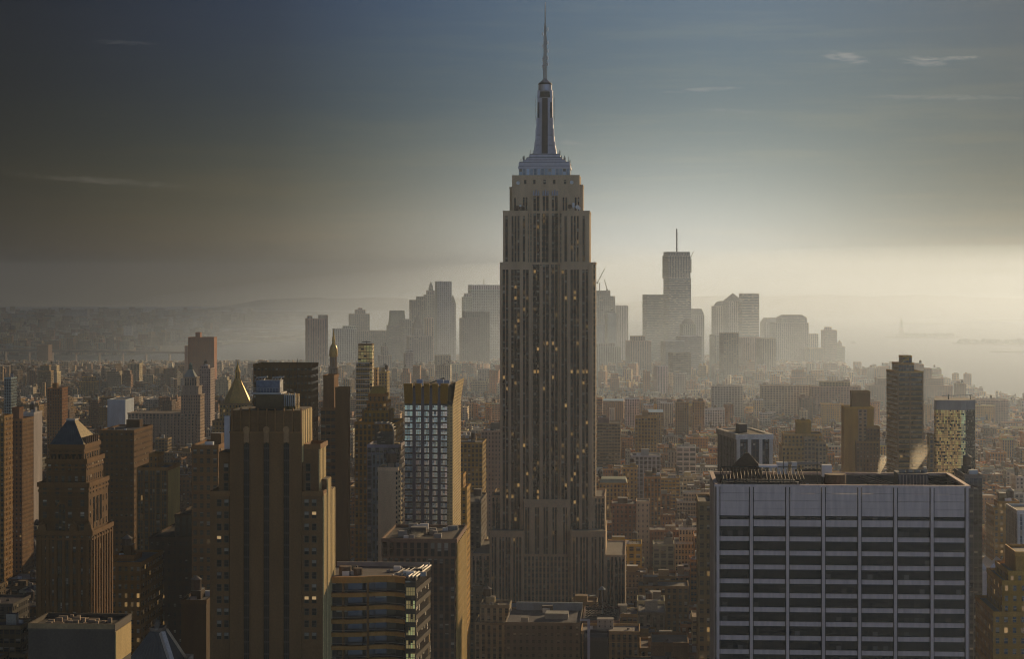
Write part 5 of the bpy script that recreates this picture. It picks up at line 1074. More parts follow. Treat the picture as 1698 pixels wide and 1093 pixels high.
T('office_block', 'golden gridded loft lit by low sun near the tallest tower', 1440, [('block', 1008, 1064, 905, 0, 26)], (.42, .3, .13), (.62, .55, .8, .03), 4.6, 5, short='golden gridded loft')
T('office_block', 'pale grey loft with square windows under a cluttered roof', 1500, [('block', 1083, 1118, 905, 0, 24)], (.3, .27, .22), (.7, .6, .8, .01), 5, 5, short='pale grey loft')
T('office_block', 'long brown hotel block with round arched top windows', 1250, [('block', 1058, 1142, 975, 0, 24)], (.15, .1, .065), (.5, .6, .9, .08), 3.6, 4, short='long arched block')
T('office_block', 'low tan loft with wide windows and bright white roof edge', 1260, [('block', 1036, 1070, 1021, 0, 20)], (.3, .22, .14), (.7, .6, .7, .0), 4, 4.6, short='low tan loft')
T('office_block', 'pale box penthouse on a dark block with a white rimmed roof', 1200, [('block', 1057, 1102, 1000, 0, 22)], (.28, .24, .19), (.3, .4, .9, 0), 4, 4, short='white rimmed box')
T('office_block', 'blank brick wall block at the bottom of the view', 900, [('block', 1080, 1142, 1070, 0, 26)], (.13, .085, .06), NOWIN, short='blank brick block', kit=False)
T('office_block', 'blank dark box with a bright flue at the bottom of the view', 880, [('block', 968, 1008, 1062, 0, 18)], (.05, .04, .035), NOWIN, short='blank dark box', kit=False)
o = T('office_block', 'wide low block with a pale blue roof edge at the foot of the tallest tower', 1060, [('block', 838, 962, 1036, 0, 48)], (.1, .08, .07), (.4, .4, .9, .0), short='wide low block', roof=(.11, .11, .13), kit=True)
x0, x1, y0, y1, zt = o.last; m = MB(); m.box(x0 + 3, x1, y1 - 3, y1 - 1, zt, zt + 4.2, (.3, .34, .4, 0)); m.build('rear_screen', M_FAC, o.o); m = MB(); m.box(x0 + 20, x0 + 32, y0 + 16, y0 + 26, zt, zt + 3, (.28, .29, .28, 0), roof=(.33, .34, .34, 0)); m.build('bulkhead', M_FAC, o.o)
o = T('office_block', 'low dark block with roof trusses and a small blue pyramid cap', 1065, [('block', 966, 1027, 1033, 0, 46)], (.09, .065, .05), (.4, .4, .9, .02), short='truss roofed block', roof=(.15, .13, .12), kit=False)
x0, x1, y0, y1, zt = o.last; cx = o.x(998, 24); m = MB(); m.bar((cx, 24, zt), (cx, 24, zt + 14), .5); m.build('flue', M_STEEL, o.o); m = MB(); m.cone(cx, 24, 2.6, 0, zt + 13.6, zt + 15.6, 4, ph=.6, tint=(.28, .33, .38, 0)); m.build('pyramid_cap', M_FAC, o.o)
for i in range(5): m = MB(); y = 6 + i * 8; m.bar((x0 + 1, y, zt + .5), ((x0 + x1) / 2, y, zt + 6), .2); m.bar(((x0 + x1) / 2, y, zt + 6), (x1 - 1, y, zt + .5), .2); m.bar((x0 + 1, y, zt + .5), (x1 - 1, y, zt + .5), .2); m.build('roof_truss', M_DARK, o.o)
L = Lot(974, 870); o = L.root('chimney_flue', 'bright square steel flue bent at its top beside the blank dark box', 'flue'); z0, z1 = L.z(974, 1062), L.z(974, 1030); m = MB(); m.box(0, 1.1, 0, 1, 0, z1); m.box(-3.2, 1.1, 0, 1, z1 - .2, z1 + .6); m.build('stack', M_METAL, o)
T('office_block', 'grey stone block with many windows directly east of the tallest tower', 1750, [('block', 798, 842, 716, 0, 40)], (.24, .2, .16), (.4, .5, .9, .01), 2.8, 3.6, short='grey stone block')
T('office_block', 'brown gridded block with amber window rows east of the tallest tower', 1650, [('block', 756, 800, 736, 0, 40)], (.2, .14, .075), (.6, .55, .8, .08), 3, 3.8, short='brown gridded block')
T('office_block', 'ornate stepped amber tower peeking from behind the blue glazed tower', 1150, [('block', 754, 774, 812, 0, 24), ('setback_tier', 755, 768, 790, 2, 18)], (.25, .17, .08), (.4, .5, .9, .04), short='stepped tower behind the blue one')
T('office_block', 'dark block with small bright roof box on the canyon street', 1350, [('block', 762, 796, 835, 0, 60)], (.08, .065, .055), PUN, short='dark canyon block')
T('office_block', 'low setback block at the east foot of the tallest tower', 1250, [('block', 778, 806, 985, 0, 20), ('roof_room', 784, 800, 975, 4, 10, {'win': NOWIN})], (.1, .075, .055), PUN, short='low setback block')
T('office_block', 'dark ribbed loft west of the tallest tower, above the mansard block', 2300, [('block', 990, 1029, 703, 0, 34), ('roof_room', 992, 1010, 694, 8, 12, {'win': NOWIN})], (.13, .1, .08), (.8, .4, .9, 0), short='dark ribbed loft')
T('office_block', 'brown tower with lit west strips and square tank house', 2100, [('block', 1053, 1089, 693, 0, 24), ('tank_house', 1065, 1075, 683, 6, 10, {'win': NOWIN})], (.24, .17, .11), (.6, .5, .8, .06), short='brown tower with tank house')
T('warehouse', 'low block with a bright blue roof beyond the dark ribbed loft', 3300, [('block', 1000, 1034, 665, 0, 60, {'roof': (.2, .32, .5)})], (.25, .16, .1), PUN, kit=False, par=False, short='blue roofed block')
T('warehouse', 'low shed with a bright blue roof near the brown tower', 2700, [('block', 1074, 1100, 684, 0, 60, {'roof': (.2, .32, .5)})], (.25, .16, .1), PUN, kit=False, par=False, short='blue roofed shed')
T('office_block', 'white block with tall windows near the blue roofed block', 3150, [('block', 1036, 1060, 662, 0, 30)], (.6, .55, .48), (.5, .6, .8, 0), 4, 4, short='white tall windowed block')
T('office_block', 'white loft with three big windows in the low west quarter', 2150, [('block', 1122, 1154, 742, 0, 26)], (.6, .56, .5), (.8, .55, .9, 0), 8, 5, short='white three windowed loft')
T('office_block', 'pair of tall brown apartment blocks with blinding west edges', 2900, [('block', 1120, 1142, 668, 0, 24)], (.25, .17, .11), PUN, short='brown block with bright edge')
T('office_block', 'brown apartment block with bright edge just west of its twin', 2880, [('block', 1148, 1168, 667, 0, 24)], (.25, .17, .11), PUN, short='brown twin block')
T('office_block', 'wide white grid block in the western quarter', 3600, [('block', 1180, 1232, 641, 0, 30)], (.5, .46, .4), (.6, .5, .9, 0), 5, 4, short='wide white grid block')
T('office_block', 'long pale grid block with bright corner west of the wide white one', 3500, [('block', 1262, 1345, 640, 0, 30)], (.42, .36, .3), (.6, .5, .9, 0), 5, 4, short='long pale grid block')
T('office_block', 'long tan river block stepping down near the banded tower', 3400, [('block', 1345, 1428, 642, 0, 40), ('upper_block', 1360, 1410, 634, 6, 20)], (.32, .24, .18), (.5, .5, .9, 0), 5, 4, short='long tan river block')
T('office_block', 'stepped brown river warehouse beside the tall banded tower', 3900, [('block', 1440, 1580, 640, 0, 60), ('setback_tier', 1455, 1565, 628, 5, 45), ('setback_tier', 1500, 1545, 612, 10, 30), ('setback_tier', 1516, 1532, 605, 14, 16)], (.24, .17, .12), (.5, .4, .9, 0), 5, 4, short='stepped river warehouse')
T('office_block', 'brown cube block on the western riverfront', 3800, [('block', 1586, 1602, 637, 0, 30)], (.25, .17, .12), PUN, short='brown riverfront cube')
T('office_block', 'white ribbed apartment slab on the western riverfront', 3300, [('block', 1588, 1672, 664, 0, 30)], (.4, .33, .27), (.6, .5, .9, 0), 4, 4, short='white ribbed river slab')

# ------------------------------------------------------------------ far downtown skyline
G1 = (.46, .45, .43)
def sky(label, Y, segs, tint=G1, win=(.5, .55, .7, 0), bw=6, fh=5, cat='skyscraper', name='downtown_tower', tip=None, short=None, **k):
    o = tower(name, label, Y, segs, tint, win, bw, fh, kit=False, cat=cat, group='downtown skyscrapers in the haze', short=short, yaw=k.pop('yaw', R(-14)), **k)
    if tip:
        kind, py, w = tip; x0, x1, y0, y1, zt = o.last; cx, cy = (x0 + x1) / 2, (y0 + y1) / 2; px = (segs[-1][1] + segs[-1][2]) / 2; z1 = o.z(px, py, cy); m = MB()
        if kind == 'pyramid': m.frustum(x0, x1, y0, y1, zt + .5, cx - .4, cx + .4, cy - .4, cy + .4, z1, (*tint, 0)); m.build('pyramid_roof', M_FAC, o.o)
        elif kind == 'dome':
            rr = (x1 - x0) / 2 * .94; n = 5
            for i in range(n): t0, t1 = math.pi / 2 * i / n, math.pi / 2 * (i + 1) / n; m.cone(cx, cy, rr * math.cos(t0), max(.01, rr * math.cos(t1)), zt + (z1 - zt) * math.sin(t0), zt + (z1 - zt) * math.sin(t1), 16, (*tint, 0), cap=False)
            m.build('dome', M_FAC, o.o)
        elif kind == 'mast': m.bar((cx, cy, zt), (cx, cy, z1), w or 1.2, (*tint, 0), n=6); m.build('mast', M_FAC, o.o)
        elif kind == 'chamfer': m.frustum(x0, x1, y0, y1, zt + .4, x0 + (x1 - x0) * .18, x1 - (x1 - x0) * .18, y0 + 3, y1 - 3, z1, (*tint, 0)); m.build('chamfered_roof', M_FAC, o.o)
    return o
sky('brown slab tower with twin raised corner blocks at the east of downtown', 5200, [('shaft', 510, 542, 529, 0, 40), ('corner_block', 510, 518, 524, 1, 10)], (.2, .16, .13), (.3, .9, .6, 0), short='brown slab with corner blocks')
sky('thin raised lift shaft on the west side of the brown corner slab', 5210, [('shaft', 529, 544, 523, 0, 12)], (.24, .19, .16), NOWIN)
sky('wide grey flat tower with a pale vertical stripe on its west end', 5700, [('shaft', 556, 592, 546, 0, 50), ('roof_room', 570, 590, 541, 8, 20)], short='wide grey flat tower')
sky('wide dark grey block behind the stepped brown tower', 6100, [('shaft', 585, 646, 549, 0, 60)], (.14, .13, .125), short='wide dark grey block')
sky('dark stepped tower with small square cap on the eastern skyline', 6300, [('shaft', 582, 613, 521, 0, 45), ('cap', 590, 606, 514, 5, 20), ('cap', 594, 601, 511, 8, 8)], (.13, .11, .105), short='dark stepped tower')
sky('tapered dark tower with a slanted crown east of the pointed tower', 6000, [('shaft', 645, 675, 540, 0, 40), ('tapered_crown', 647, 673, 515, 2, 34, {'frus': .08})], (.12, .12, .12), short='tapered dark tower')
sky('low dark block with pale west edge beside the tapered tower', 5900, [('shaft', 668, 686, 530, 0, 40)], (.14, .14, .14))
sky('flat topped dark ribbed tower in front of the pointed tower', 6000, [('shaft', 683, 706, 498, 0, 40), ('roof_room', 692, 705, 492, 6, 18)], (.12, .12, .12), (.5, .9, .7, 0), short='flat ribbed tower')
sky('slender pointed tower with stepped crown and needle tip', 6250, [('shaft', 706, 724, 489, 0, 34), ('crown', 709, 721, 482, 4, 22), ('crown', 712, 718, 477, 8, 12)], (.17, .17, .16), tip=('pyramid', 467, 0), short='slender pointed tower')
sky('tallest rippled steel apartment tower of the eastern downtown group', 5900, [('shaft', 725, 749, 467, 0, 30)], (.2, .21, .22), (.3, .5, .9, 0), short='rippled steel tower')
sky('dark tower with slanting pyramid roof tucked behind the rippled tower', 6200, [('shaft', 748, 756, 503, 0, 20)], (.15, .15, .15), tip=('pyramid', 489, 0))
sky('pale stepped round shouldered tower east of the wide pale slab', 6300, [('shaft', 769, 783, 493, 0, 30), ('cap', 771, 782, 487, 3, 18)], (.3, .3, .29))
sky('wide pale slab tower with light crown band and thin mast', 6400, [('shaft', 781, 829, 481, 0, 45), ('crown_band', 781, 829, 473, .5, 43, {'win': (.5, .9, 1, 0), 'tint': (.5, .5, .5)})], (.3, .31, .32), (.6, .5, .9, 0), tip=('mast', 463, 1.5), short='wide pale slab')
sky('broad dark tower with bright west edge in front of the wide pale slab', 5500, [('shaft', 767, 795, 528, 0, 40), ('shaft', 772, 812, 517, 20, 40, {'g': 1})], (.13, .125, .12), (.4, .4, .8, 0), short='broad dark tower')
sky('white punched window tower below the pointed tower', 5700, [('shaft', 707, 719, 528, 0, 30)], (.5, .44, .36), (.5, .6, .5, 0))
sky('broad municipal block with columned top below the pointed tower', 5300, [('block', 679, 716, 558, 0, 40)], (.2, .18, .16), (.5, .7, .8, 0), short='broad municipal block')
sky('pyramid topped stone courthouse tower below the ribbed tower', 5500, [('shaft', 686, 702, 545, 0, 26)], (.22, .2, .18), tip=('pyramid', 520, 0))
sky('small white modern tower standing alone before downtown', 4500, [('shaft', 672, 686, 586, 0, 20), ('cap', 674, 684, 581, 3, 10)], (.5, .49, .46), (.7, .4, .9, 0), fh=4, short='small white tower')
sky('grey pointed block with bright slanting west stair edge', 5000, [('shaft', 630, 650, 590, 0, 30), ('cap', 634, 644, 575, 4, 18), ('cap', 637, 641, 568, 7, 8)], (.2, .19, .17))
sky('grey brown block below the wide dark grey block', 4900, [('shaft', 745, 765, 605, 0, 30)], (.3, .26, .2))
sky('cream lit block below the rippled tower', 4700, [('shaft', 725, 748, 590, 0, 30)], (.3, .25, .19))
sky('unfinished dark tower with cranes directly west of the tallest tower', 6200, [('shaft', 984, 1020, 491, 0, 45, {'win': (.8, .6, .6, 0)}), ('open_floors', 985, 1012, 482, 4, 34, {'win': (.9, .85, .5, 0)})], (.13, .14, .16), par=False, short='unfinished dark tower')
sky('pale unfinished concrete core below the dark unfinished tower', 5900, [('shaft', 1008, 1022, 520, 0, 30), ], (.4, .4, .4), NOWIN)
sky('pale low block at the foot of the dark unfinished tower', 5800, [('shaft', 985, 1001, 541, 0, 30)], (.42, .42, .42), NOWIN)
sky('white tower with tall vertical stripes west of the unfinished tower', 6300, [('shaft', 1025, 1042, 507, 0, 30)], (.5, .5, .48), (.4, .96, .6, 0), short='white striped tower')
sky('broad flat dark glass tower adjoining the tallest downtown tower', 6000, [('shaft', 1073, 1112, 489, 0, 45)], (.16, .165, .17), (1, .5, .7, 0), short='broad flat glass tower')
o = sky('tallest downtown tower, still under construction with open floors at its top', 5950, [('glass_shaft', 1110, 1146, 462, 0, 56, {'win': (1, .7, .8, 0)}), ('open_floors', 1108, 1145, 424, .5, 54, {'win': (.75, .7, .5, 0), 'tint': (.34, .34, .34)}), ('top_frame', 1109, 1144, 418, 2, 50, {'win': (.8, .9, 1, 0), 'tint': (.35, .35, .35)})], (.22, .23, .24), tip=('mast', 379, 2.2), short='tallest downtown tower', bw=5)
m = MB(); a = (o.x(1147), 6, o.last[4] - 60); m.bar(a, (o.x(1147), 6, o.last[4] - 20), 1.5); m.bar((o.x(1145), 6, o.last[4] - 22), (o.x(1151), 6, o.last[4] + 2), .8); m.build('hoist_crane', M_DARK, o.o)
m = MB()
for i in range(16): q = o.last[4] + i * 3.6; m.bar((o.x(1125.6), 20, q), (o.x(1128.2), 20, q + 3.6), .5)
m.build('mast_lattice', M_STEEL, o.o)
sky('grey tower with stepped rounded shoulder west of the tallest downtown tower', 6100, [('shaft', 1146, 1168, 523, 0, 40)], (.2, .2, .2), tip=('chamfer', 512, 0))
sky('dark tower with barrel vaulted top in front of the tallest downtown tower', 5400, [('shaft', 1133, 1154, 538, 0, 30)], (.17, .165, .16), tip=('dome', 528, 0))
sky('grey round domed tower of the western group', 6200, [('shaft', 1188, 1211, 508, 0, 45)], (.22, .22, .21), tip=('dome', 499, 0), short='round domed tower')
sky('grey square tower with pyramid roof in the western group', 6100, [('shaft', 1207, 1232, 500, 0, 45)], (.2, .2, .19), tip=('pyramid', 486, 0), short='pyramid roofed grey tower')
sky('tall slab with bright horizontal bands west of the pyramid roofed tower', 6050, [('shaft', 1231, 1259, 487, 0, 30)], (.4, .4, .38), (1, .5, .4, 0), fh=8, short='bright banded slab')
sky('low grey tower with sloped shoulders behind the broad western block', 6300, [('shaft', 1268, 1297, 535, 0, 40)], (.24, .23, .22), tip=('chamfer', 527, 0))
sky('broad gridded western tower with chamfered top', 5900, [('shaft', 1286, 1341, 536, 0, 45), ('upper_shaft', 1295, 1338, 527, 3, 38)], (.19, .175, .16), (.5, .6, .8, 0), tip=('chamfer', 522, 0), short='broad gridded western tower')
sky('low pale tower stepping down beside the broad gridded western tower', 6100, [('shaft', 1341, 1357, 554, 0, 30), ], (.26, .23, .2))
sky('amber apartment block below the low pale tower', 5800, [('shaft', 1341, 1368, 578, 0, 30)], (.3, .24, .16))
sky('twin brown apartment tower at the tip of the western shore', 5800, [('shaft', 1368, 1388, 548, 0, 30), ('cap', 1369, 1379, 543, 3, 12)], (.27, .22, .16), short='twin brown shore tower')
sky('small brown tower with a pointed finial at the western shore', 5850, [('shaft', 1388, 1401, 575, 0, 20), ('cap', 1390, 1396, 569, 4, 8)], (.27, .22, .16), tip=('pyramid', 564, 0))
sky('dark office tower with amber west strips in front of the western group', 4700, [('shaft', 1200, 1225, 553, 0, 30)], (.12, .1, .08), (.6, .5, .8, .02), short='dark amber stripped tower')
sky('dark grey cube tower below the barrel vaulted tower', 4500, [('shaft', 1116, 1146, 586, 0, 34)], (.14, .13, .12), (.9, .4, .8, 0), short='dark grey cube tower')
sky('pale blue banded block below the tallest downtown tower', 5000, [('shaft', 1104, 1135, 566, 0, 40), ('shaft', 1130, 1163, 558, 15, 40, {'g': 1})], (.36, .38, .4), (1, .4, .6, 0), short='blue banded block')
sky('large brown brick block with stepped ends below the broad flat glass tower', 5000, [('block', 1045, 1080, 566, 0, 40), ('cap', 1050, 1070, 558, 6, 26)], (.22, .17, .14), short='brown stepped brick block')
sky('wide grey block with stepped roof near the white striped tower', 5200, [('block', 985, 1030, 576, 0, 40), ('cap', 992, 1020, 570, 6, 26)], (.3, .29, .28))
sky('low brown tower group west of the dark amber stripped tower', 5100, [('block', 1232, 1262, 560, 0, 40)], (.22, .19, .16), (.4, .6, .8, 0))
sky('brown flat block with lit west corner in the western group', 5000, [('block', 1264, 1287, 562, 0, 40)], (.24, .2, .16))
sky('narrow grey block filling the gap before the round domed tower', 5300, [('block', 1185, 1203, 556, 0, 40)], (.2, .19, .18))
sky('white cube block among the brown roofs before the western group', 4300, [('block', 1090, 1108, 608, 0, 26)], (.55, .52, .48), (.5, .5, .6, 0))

# tower cranes over the unfinished tower
def site_crane(px, pb, pt, tilt, label):
    Y = 6180; L = Lot(px, Y); o = L.root('tower_crane', label, 'crane', group='cranes over the unfinished tower'); zb, zt = L.z(px, pb), L.z(px, pt); z_mid = zb + (zt - zb) * .35
    m = MB(); m.bar((0, 10, zb), (0, 10, z_mid), 1.3); m.build('crane_mast', M_DARK, o)
    m = MB(); m.bar((-6, 10, z_mid), (tilt, 10, zt), 1.0); m.bar((-6, 10, z_mid + 6), (tilt, 10, zt), .35); m.build('jib', M_DARK, o)
    m = MB(); m.box(-9, -4, 7, 13, z_mid - 2, z_mid + 3, bottom=True); m.build('counterweight', M_DARK, o)
site_crane(994, 482, 445, 16, 'crane with the longest raised jib over the unfinished tower')
site_crane(1010, 490, 464, -14, 'shorter crane leaning east over the unfinished tower')

# ------------------------------------------------------------------ statue, port cranes, boats, bridge
def statue():
    Y = 9330; L = Lot(1495, Y, 0.3); o = L.root('statue', 'robed statue with raised torch on a stone pedestal, on the low harbour island', 'statue'); g = 4
    m = MB(); m.prism([(26 * math.cos(t * math.tau / 10) + 0, 26 * math.sin(t * math.tau / 10)) for t in range(10)], 0, g + 10, (.3, .27, .22, 0)); m.build('fort_base', M_FAC, o)
    m = MB(); m.frustum(-11, 11, -11, 11, g + 10, -8, 8, -8, 8, g + 38, (.36, .32, .27, 0)); m.box(-9, 9, -9, 9, g + 38, g + 41, (.4, .36, .3, 0), bottom=True); m.build('pedestal', M_FAC, o)
    m = MB(); P = [(6.2, 41), (5.4, 52), (4.6, 62), (5.2, 67), (4.4, 71), (1.7, 73), (1.6, 74), (2.4, 76), (2.4, 79), (1.2, 81)]
    for (a, za), (b, zb) in zip(P, P[1:]): m.cone(0, 0, a, b, g + za, g + zb, 12, cap=(zb == 81))
    m.bar((-3.6, 0, g + 70), (-6.2, 0, g + 80), 1.3, n=8); m.bar((-6.2, 0, g + 80), (-6.4, 0, g + 87), 1, n=8); m.bar((4, -1, g + 70), (4.6, -3.5, g + 62), 1.4, n=8); m.build('figure', M_BRONZE, o)
    m = MB(); m.cone(-6.4, 0, .6, 2, g + 87, g + 89, 8); m.cone(-6.4, 0, 1.2, .1, g + 89, g + 92.5, 8); m.build('torch', M_GOLD, o)
    m = MB()
    for i in range(7): a = math.pi * (i + .5) / 7; m.bar((0, 0, g + 79), (4 * math.cos(a), 0, g + 79.5 + 3.4 * math.sin(a)), .25)
    m.build('crown_rays', M_BRONZE, o); m = MB(); m.box(3.6, 6.2, -4, -3, g + 61, g + 66, bottom=True); m.build('tablet', M_BRONZE, o)
statue()
pc = None
for i, (px, Y, h, lab) in enumerate(((394, 9800, 78, 'port crane nearest the rust brown slab with its boom raised'), (404, 9850, 70, 'port crane second in the eastern row, boom raised'), (467, 9700, 76, 'port crane west of the pair across the open quay'), (476, 9750, 64, 'smallest port crane, nearest the brown corner slab'))):
    o = empty('port_crane', lab, 'crane', (gx(px, Y), Y, drop(gx(px, Y), Y) + 4), -.2, 'port cranes on the far quay')
    m = MB()
    for x in (-9, 9):
        for y in (-8, 8): m.bar((x, y, 0), (x * .8, y, h * .5), 1.1)
        m.bar((x * .9, -8, h * .3), (x * .9, 8, h * .3), .8)
    m.build('portal_leg', M_STEEL, o); m = MB(); m.bar((-30, 0, h * .5), (14, 0, h * .5), 1.4); m.box(-4, 4, -4, 4, h * .5, h * .58); m.build('girder', M_STEEL, o)
    m = MB(); m.bar((10, 0, h * .5), (26 if i % 2 else 22, 0, h), 1.0); m.bar((0, 0, h * .55), (2, 0, h * .85), .9); m.bar((2, 0, h * .85), (24, 0, h * .98), .4); m.build('boom', M_STEEL, o)
for px, py, w, lab in ((1415, 567, 26, 'small ferry alone on the water west of the last shore tower'), (1402, 549, 18, 'tiny boat just above the shore tower roofs'), (1620, 548, 60, 'long low ship moored before the far port'), (1523, 541, 40, 'low vessel behind the statue island'), (380, 566, 46, 'barge moored at the far eastern quay')):
    Y = gy(py); x = gx(px, Y); o = empty('boat', lab, 'boat', (x, Y, drop(x, Y)), rnd.uniform(-.3, .3), 'boats on the harbour')
    m = MB(); m.frustum(-w * .45, w * .45, -3.5, 3.5, -.5, -w * .5, w * .52, -4.5, 4.5, 3, (.2, .19, .18, 0)); m.build('hull', M_FAC, o)
    m = MB(); m.box(-w * .25, w * .2, -3, 3, 3, 7, (.6, .6, .58, 0), (.6, .4, .4, 0), 3, 3); m.box(-w * .1, w * .05, -2, 2, 7, 9.5, (.6, .6, .58, 0)); m.build('cabin', M_FAC, o)
def bridge():
    Y = 6400; x0, x1 = gx(-120, Y), gx(320, Y); o = empty('suspension_bridge', 'suspension bridge approach with cables sweeping down to a long low deck', 'bridge', (x0, Y, drop(x0, Y)), 0)
    n = 34; w = x1 - x0; dz = lambda u: 44 - 12 * u
    m = MB()
    for i in range(n): u0, u1 = i / n, (i + 1) / n; a, b = w * u0, w * u1; m.box(a, b - .02, -15, 15, dz(u0) - 6, dz(u0), (.14, .11, .1, 0), bottom=True)
    m.build('deck', M_FAC, o)
    for i in range(4, n, 3): u = i / n; m = MB(); m.box(w * u - 2, w * u + 2, -12, 12, -4, dz(u) - 6.1, (.2, .16, .14, 0)); m.build('pier', M_FAC, o)
    for y in (-13, 13):
        m = MB()
        for i in range(8): u0, u1 = i / 8, (i + 1) / 8; c = lambda u: 44 + 58 * (1 - u) ** 1.5; m.bar((w * .42 * u0, y, c(u0)), (w * .42 * u1, y, c(u1)), 1.1)
        m.build('main_cable', M_STEEL, o)
        m = MB()
        for i in range(16): u = i / 16; m.bar((w * .42 * u, y, 42 - 12 * .42 * u), (w * .42 * u, y, 44 + 58 * (1 - u) ** 1.5), .3)
        m.build('hanger', M_STEEL, o)
bridge()

# ------------------------------------------------------------------ the ordinary city blocks
def hit(a0, a1, b0, b1):
    for (p, q, r_, s_) in FOOT:
        if a0 < q and a1 > p and b0 < s_ and b1 > r_: return True
    return False
PAL = [((.2, .115, .07), 'brown brick', 5), ((.22, .13, .08), 'russet brick', 4), ((.33, .25, .17), 'tan brick', 5), ((.42, .36, .28), 'cream stone', 3), ((.24, .22, .2), 'grey stone', 3), ((.12, .08, .06), 'dark brown', 4), ((.55, .52, .47), 'whitewashed', 1.3), ((.28, .19, .1), 'ochre brick', 3)]
ROOFS = [((.12, .11, .11), 'black tar roof', 4), ((.27, .26, .26), 'grey roof', 4), ((.55, .56, .58), 'silver painted roof', 3.4), ((.3, .24, .19), 'tan gravel roof', 3), ((.25, .32, .42), 'bluish roof', .5)]
pick = lambda r, L: r.choices(L, [q[-1] for q in L])[0]
WINS = [(.42, .52, .9, .015), (.5, .55, .9, .02), (.62, .6, .8, .015), (.5, .6, .5, .01), (.36, .5, .95, .01), (.8, .5, .8, .01)]
def cap_height(px, Y, r):
    """how high an ordinary roof may rise so that it sits where the photo shows ordinary roofs"""
    if Y < 1330: lim = 1012 if 760 < px < 1160 else (985 if px < 760 else 975)
    elif Y < 1750: lim = 872
    elif Y < 2300: lim = 775
    elif Y < 3100: lim = 712
    elif Y < 4200: lim = 660
    else: lim = 600
    return ZC - (lim - HY) / F * Y
lots = []
cr = random.Random(21)
b = 760
while b < 6750:
    depth_rows = 62
    for kA in range(-9, 8):
        a0 = -105 + kA * 280 + 15; a1 = a0 + 250
        if b > 4300 and kA > -5: pass
        for row in (0, 1):
            y0 = b + row * 31; a = a0
            while a < a1 - 6:
                w = cr.choice([8, 12, 15, 20, 26, 34]) if b > 2200 else cr.choice([15, 18, 22, 28, 36, 48]); w = min(w, a1 - a)
                if a1 - a - w < 7: w = a1 - a
                d = cr.uniform(20, 30.5); c0, c1 = a, a + w; r0 = y0 if row == 0 else y0 + 31 - d; a += w + (.3 if cr.random() < .8 else 4)
                X_, Y_ = xy((c0 + c1) / 2, r0)
                if Y_ < 740: continue
                px = CX + F * X_ / Y_
                if px < -70 or px > 1768: continue
                # river and harbour edges
                if Y_ > 4050:
                    if px > 1700 - (Y_ - 4150) * .27 and px > 1395: continue
                    if Y_ > 6050 and px < 520: continue
                    if Y_ > 6500 and px > 1250: continue
                if hit(c0, c1 - .4, r0, r0 + d): continue
                if Y_ < 1330: h = cr.uniform(28, 92)
                elif Y_ < 2300: h = cr.triangular(22, 75, 42)
                elif Y_ < 3100: h = cr.triangular(14, 60, 26)
                elif Y_ < 4400: h = cr.triangular(11, 32, 17) if cr.random() < .9 else cr.uniform(35, 75)
                elif Y_ < 5200: h = cr.triangular(12, 40, 18) if cr.random() < .88 else cr.uniform(40, 70)
                else:
                    core = 640 < px < 1400
                    h = cr.triangular(25, 110, 50) if core else (cr.triangular(14, 45, 20) if cr.random() < .8 else cr.uniform(45, 62))
                if w < 14: h = min(h, 45)
                h = min(h, max(8, cap_height(px, Y_, cr) * cr.uniform(.72, 1.0)))
                wide = w > 20
                lots.append(dict(a=c0, w=w - .3, b=r0, d=d, h=h, Y=Y_, px=px, row=row))
        # mid block of bigger things handled by heights
    b += 62 + 18
# size on the picture decides which are individuals; hidden ones are passed over by a column depth test
for l in lots:
    sc = F / l['Y']; top = HY + (ZC - l['h']) * sc; l['top'] = top; l['size'] = l['w'] * sc * min(l['h'] * sc, 60); l['wp'] = l['w'] * sc
occ = [1093.0] * 1800
vis = []
for (p, q, r_, s_) in []: pass
hero_occ = []
for l in sorted(lots, key=lambda l: l['Y']):
    x0 = int(max(0, l['px'] - l['wp'] / 2)); x1 = int(min(1697, l['px'] + l['wp'] / 2))
    if x1 <= x0 + 1: l['vis'] = 0; continue
    v = 0
    for x in range(x0, x1):
        if l['top'] < occ[x] : v += occ[x] - l['top']; occ[x] = l['top']
    l['vis'] = v
HERO_RECT = [(829, 983, 440, 1003, 1323), (781, 1037, 922, 1010, 1310), (1183, 1607, 783, 1093, 600), (348, 553, 683, 1093, 627), (671, 757, 633, 895, 985), (555, 714, 945, 1093, 640), (60, 187, 742, 1050, 690), (632, 762, 893, 1093, 800), (47, 208, 1035, 1093, 500), (247, 352, 895, 1093, 900), (227, 289, 779, 930, 1000), (1222, 1279, 720, 790, 1000), (1488, 1531, 603, 790, 1500), (1549, 1617, 664, 790, 1400), (420, 527, 607, 690, 1100), (588, 660, 703, 900, 1200), (605, 668, 741, 930, 1000), (1401, 1459, 676, 790, 1600), (1297, 1372, 722, 790, 1500)]
for l in lots:
    f = 1.0
    for (a, b_, t, bt, Yh) in HERO_RECT:
        if l['Y'] > Yh and l['px'] > a - 2 and l['px'] < b_ + 2 and l['top'] > t - 2 and l['top'] < bt: f = .0
    l['vis'] *= f
cand = sorted([l for l in lots if l['vis'] > 0], key=lambda l: -l['vis'])
N_IND = 185
ind = cand[:N_IND]; ids = {id(l) for l in ind}

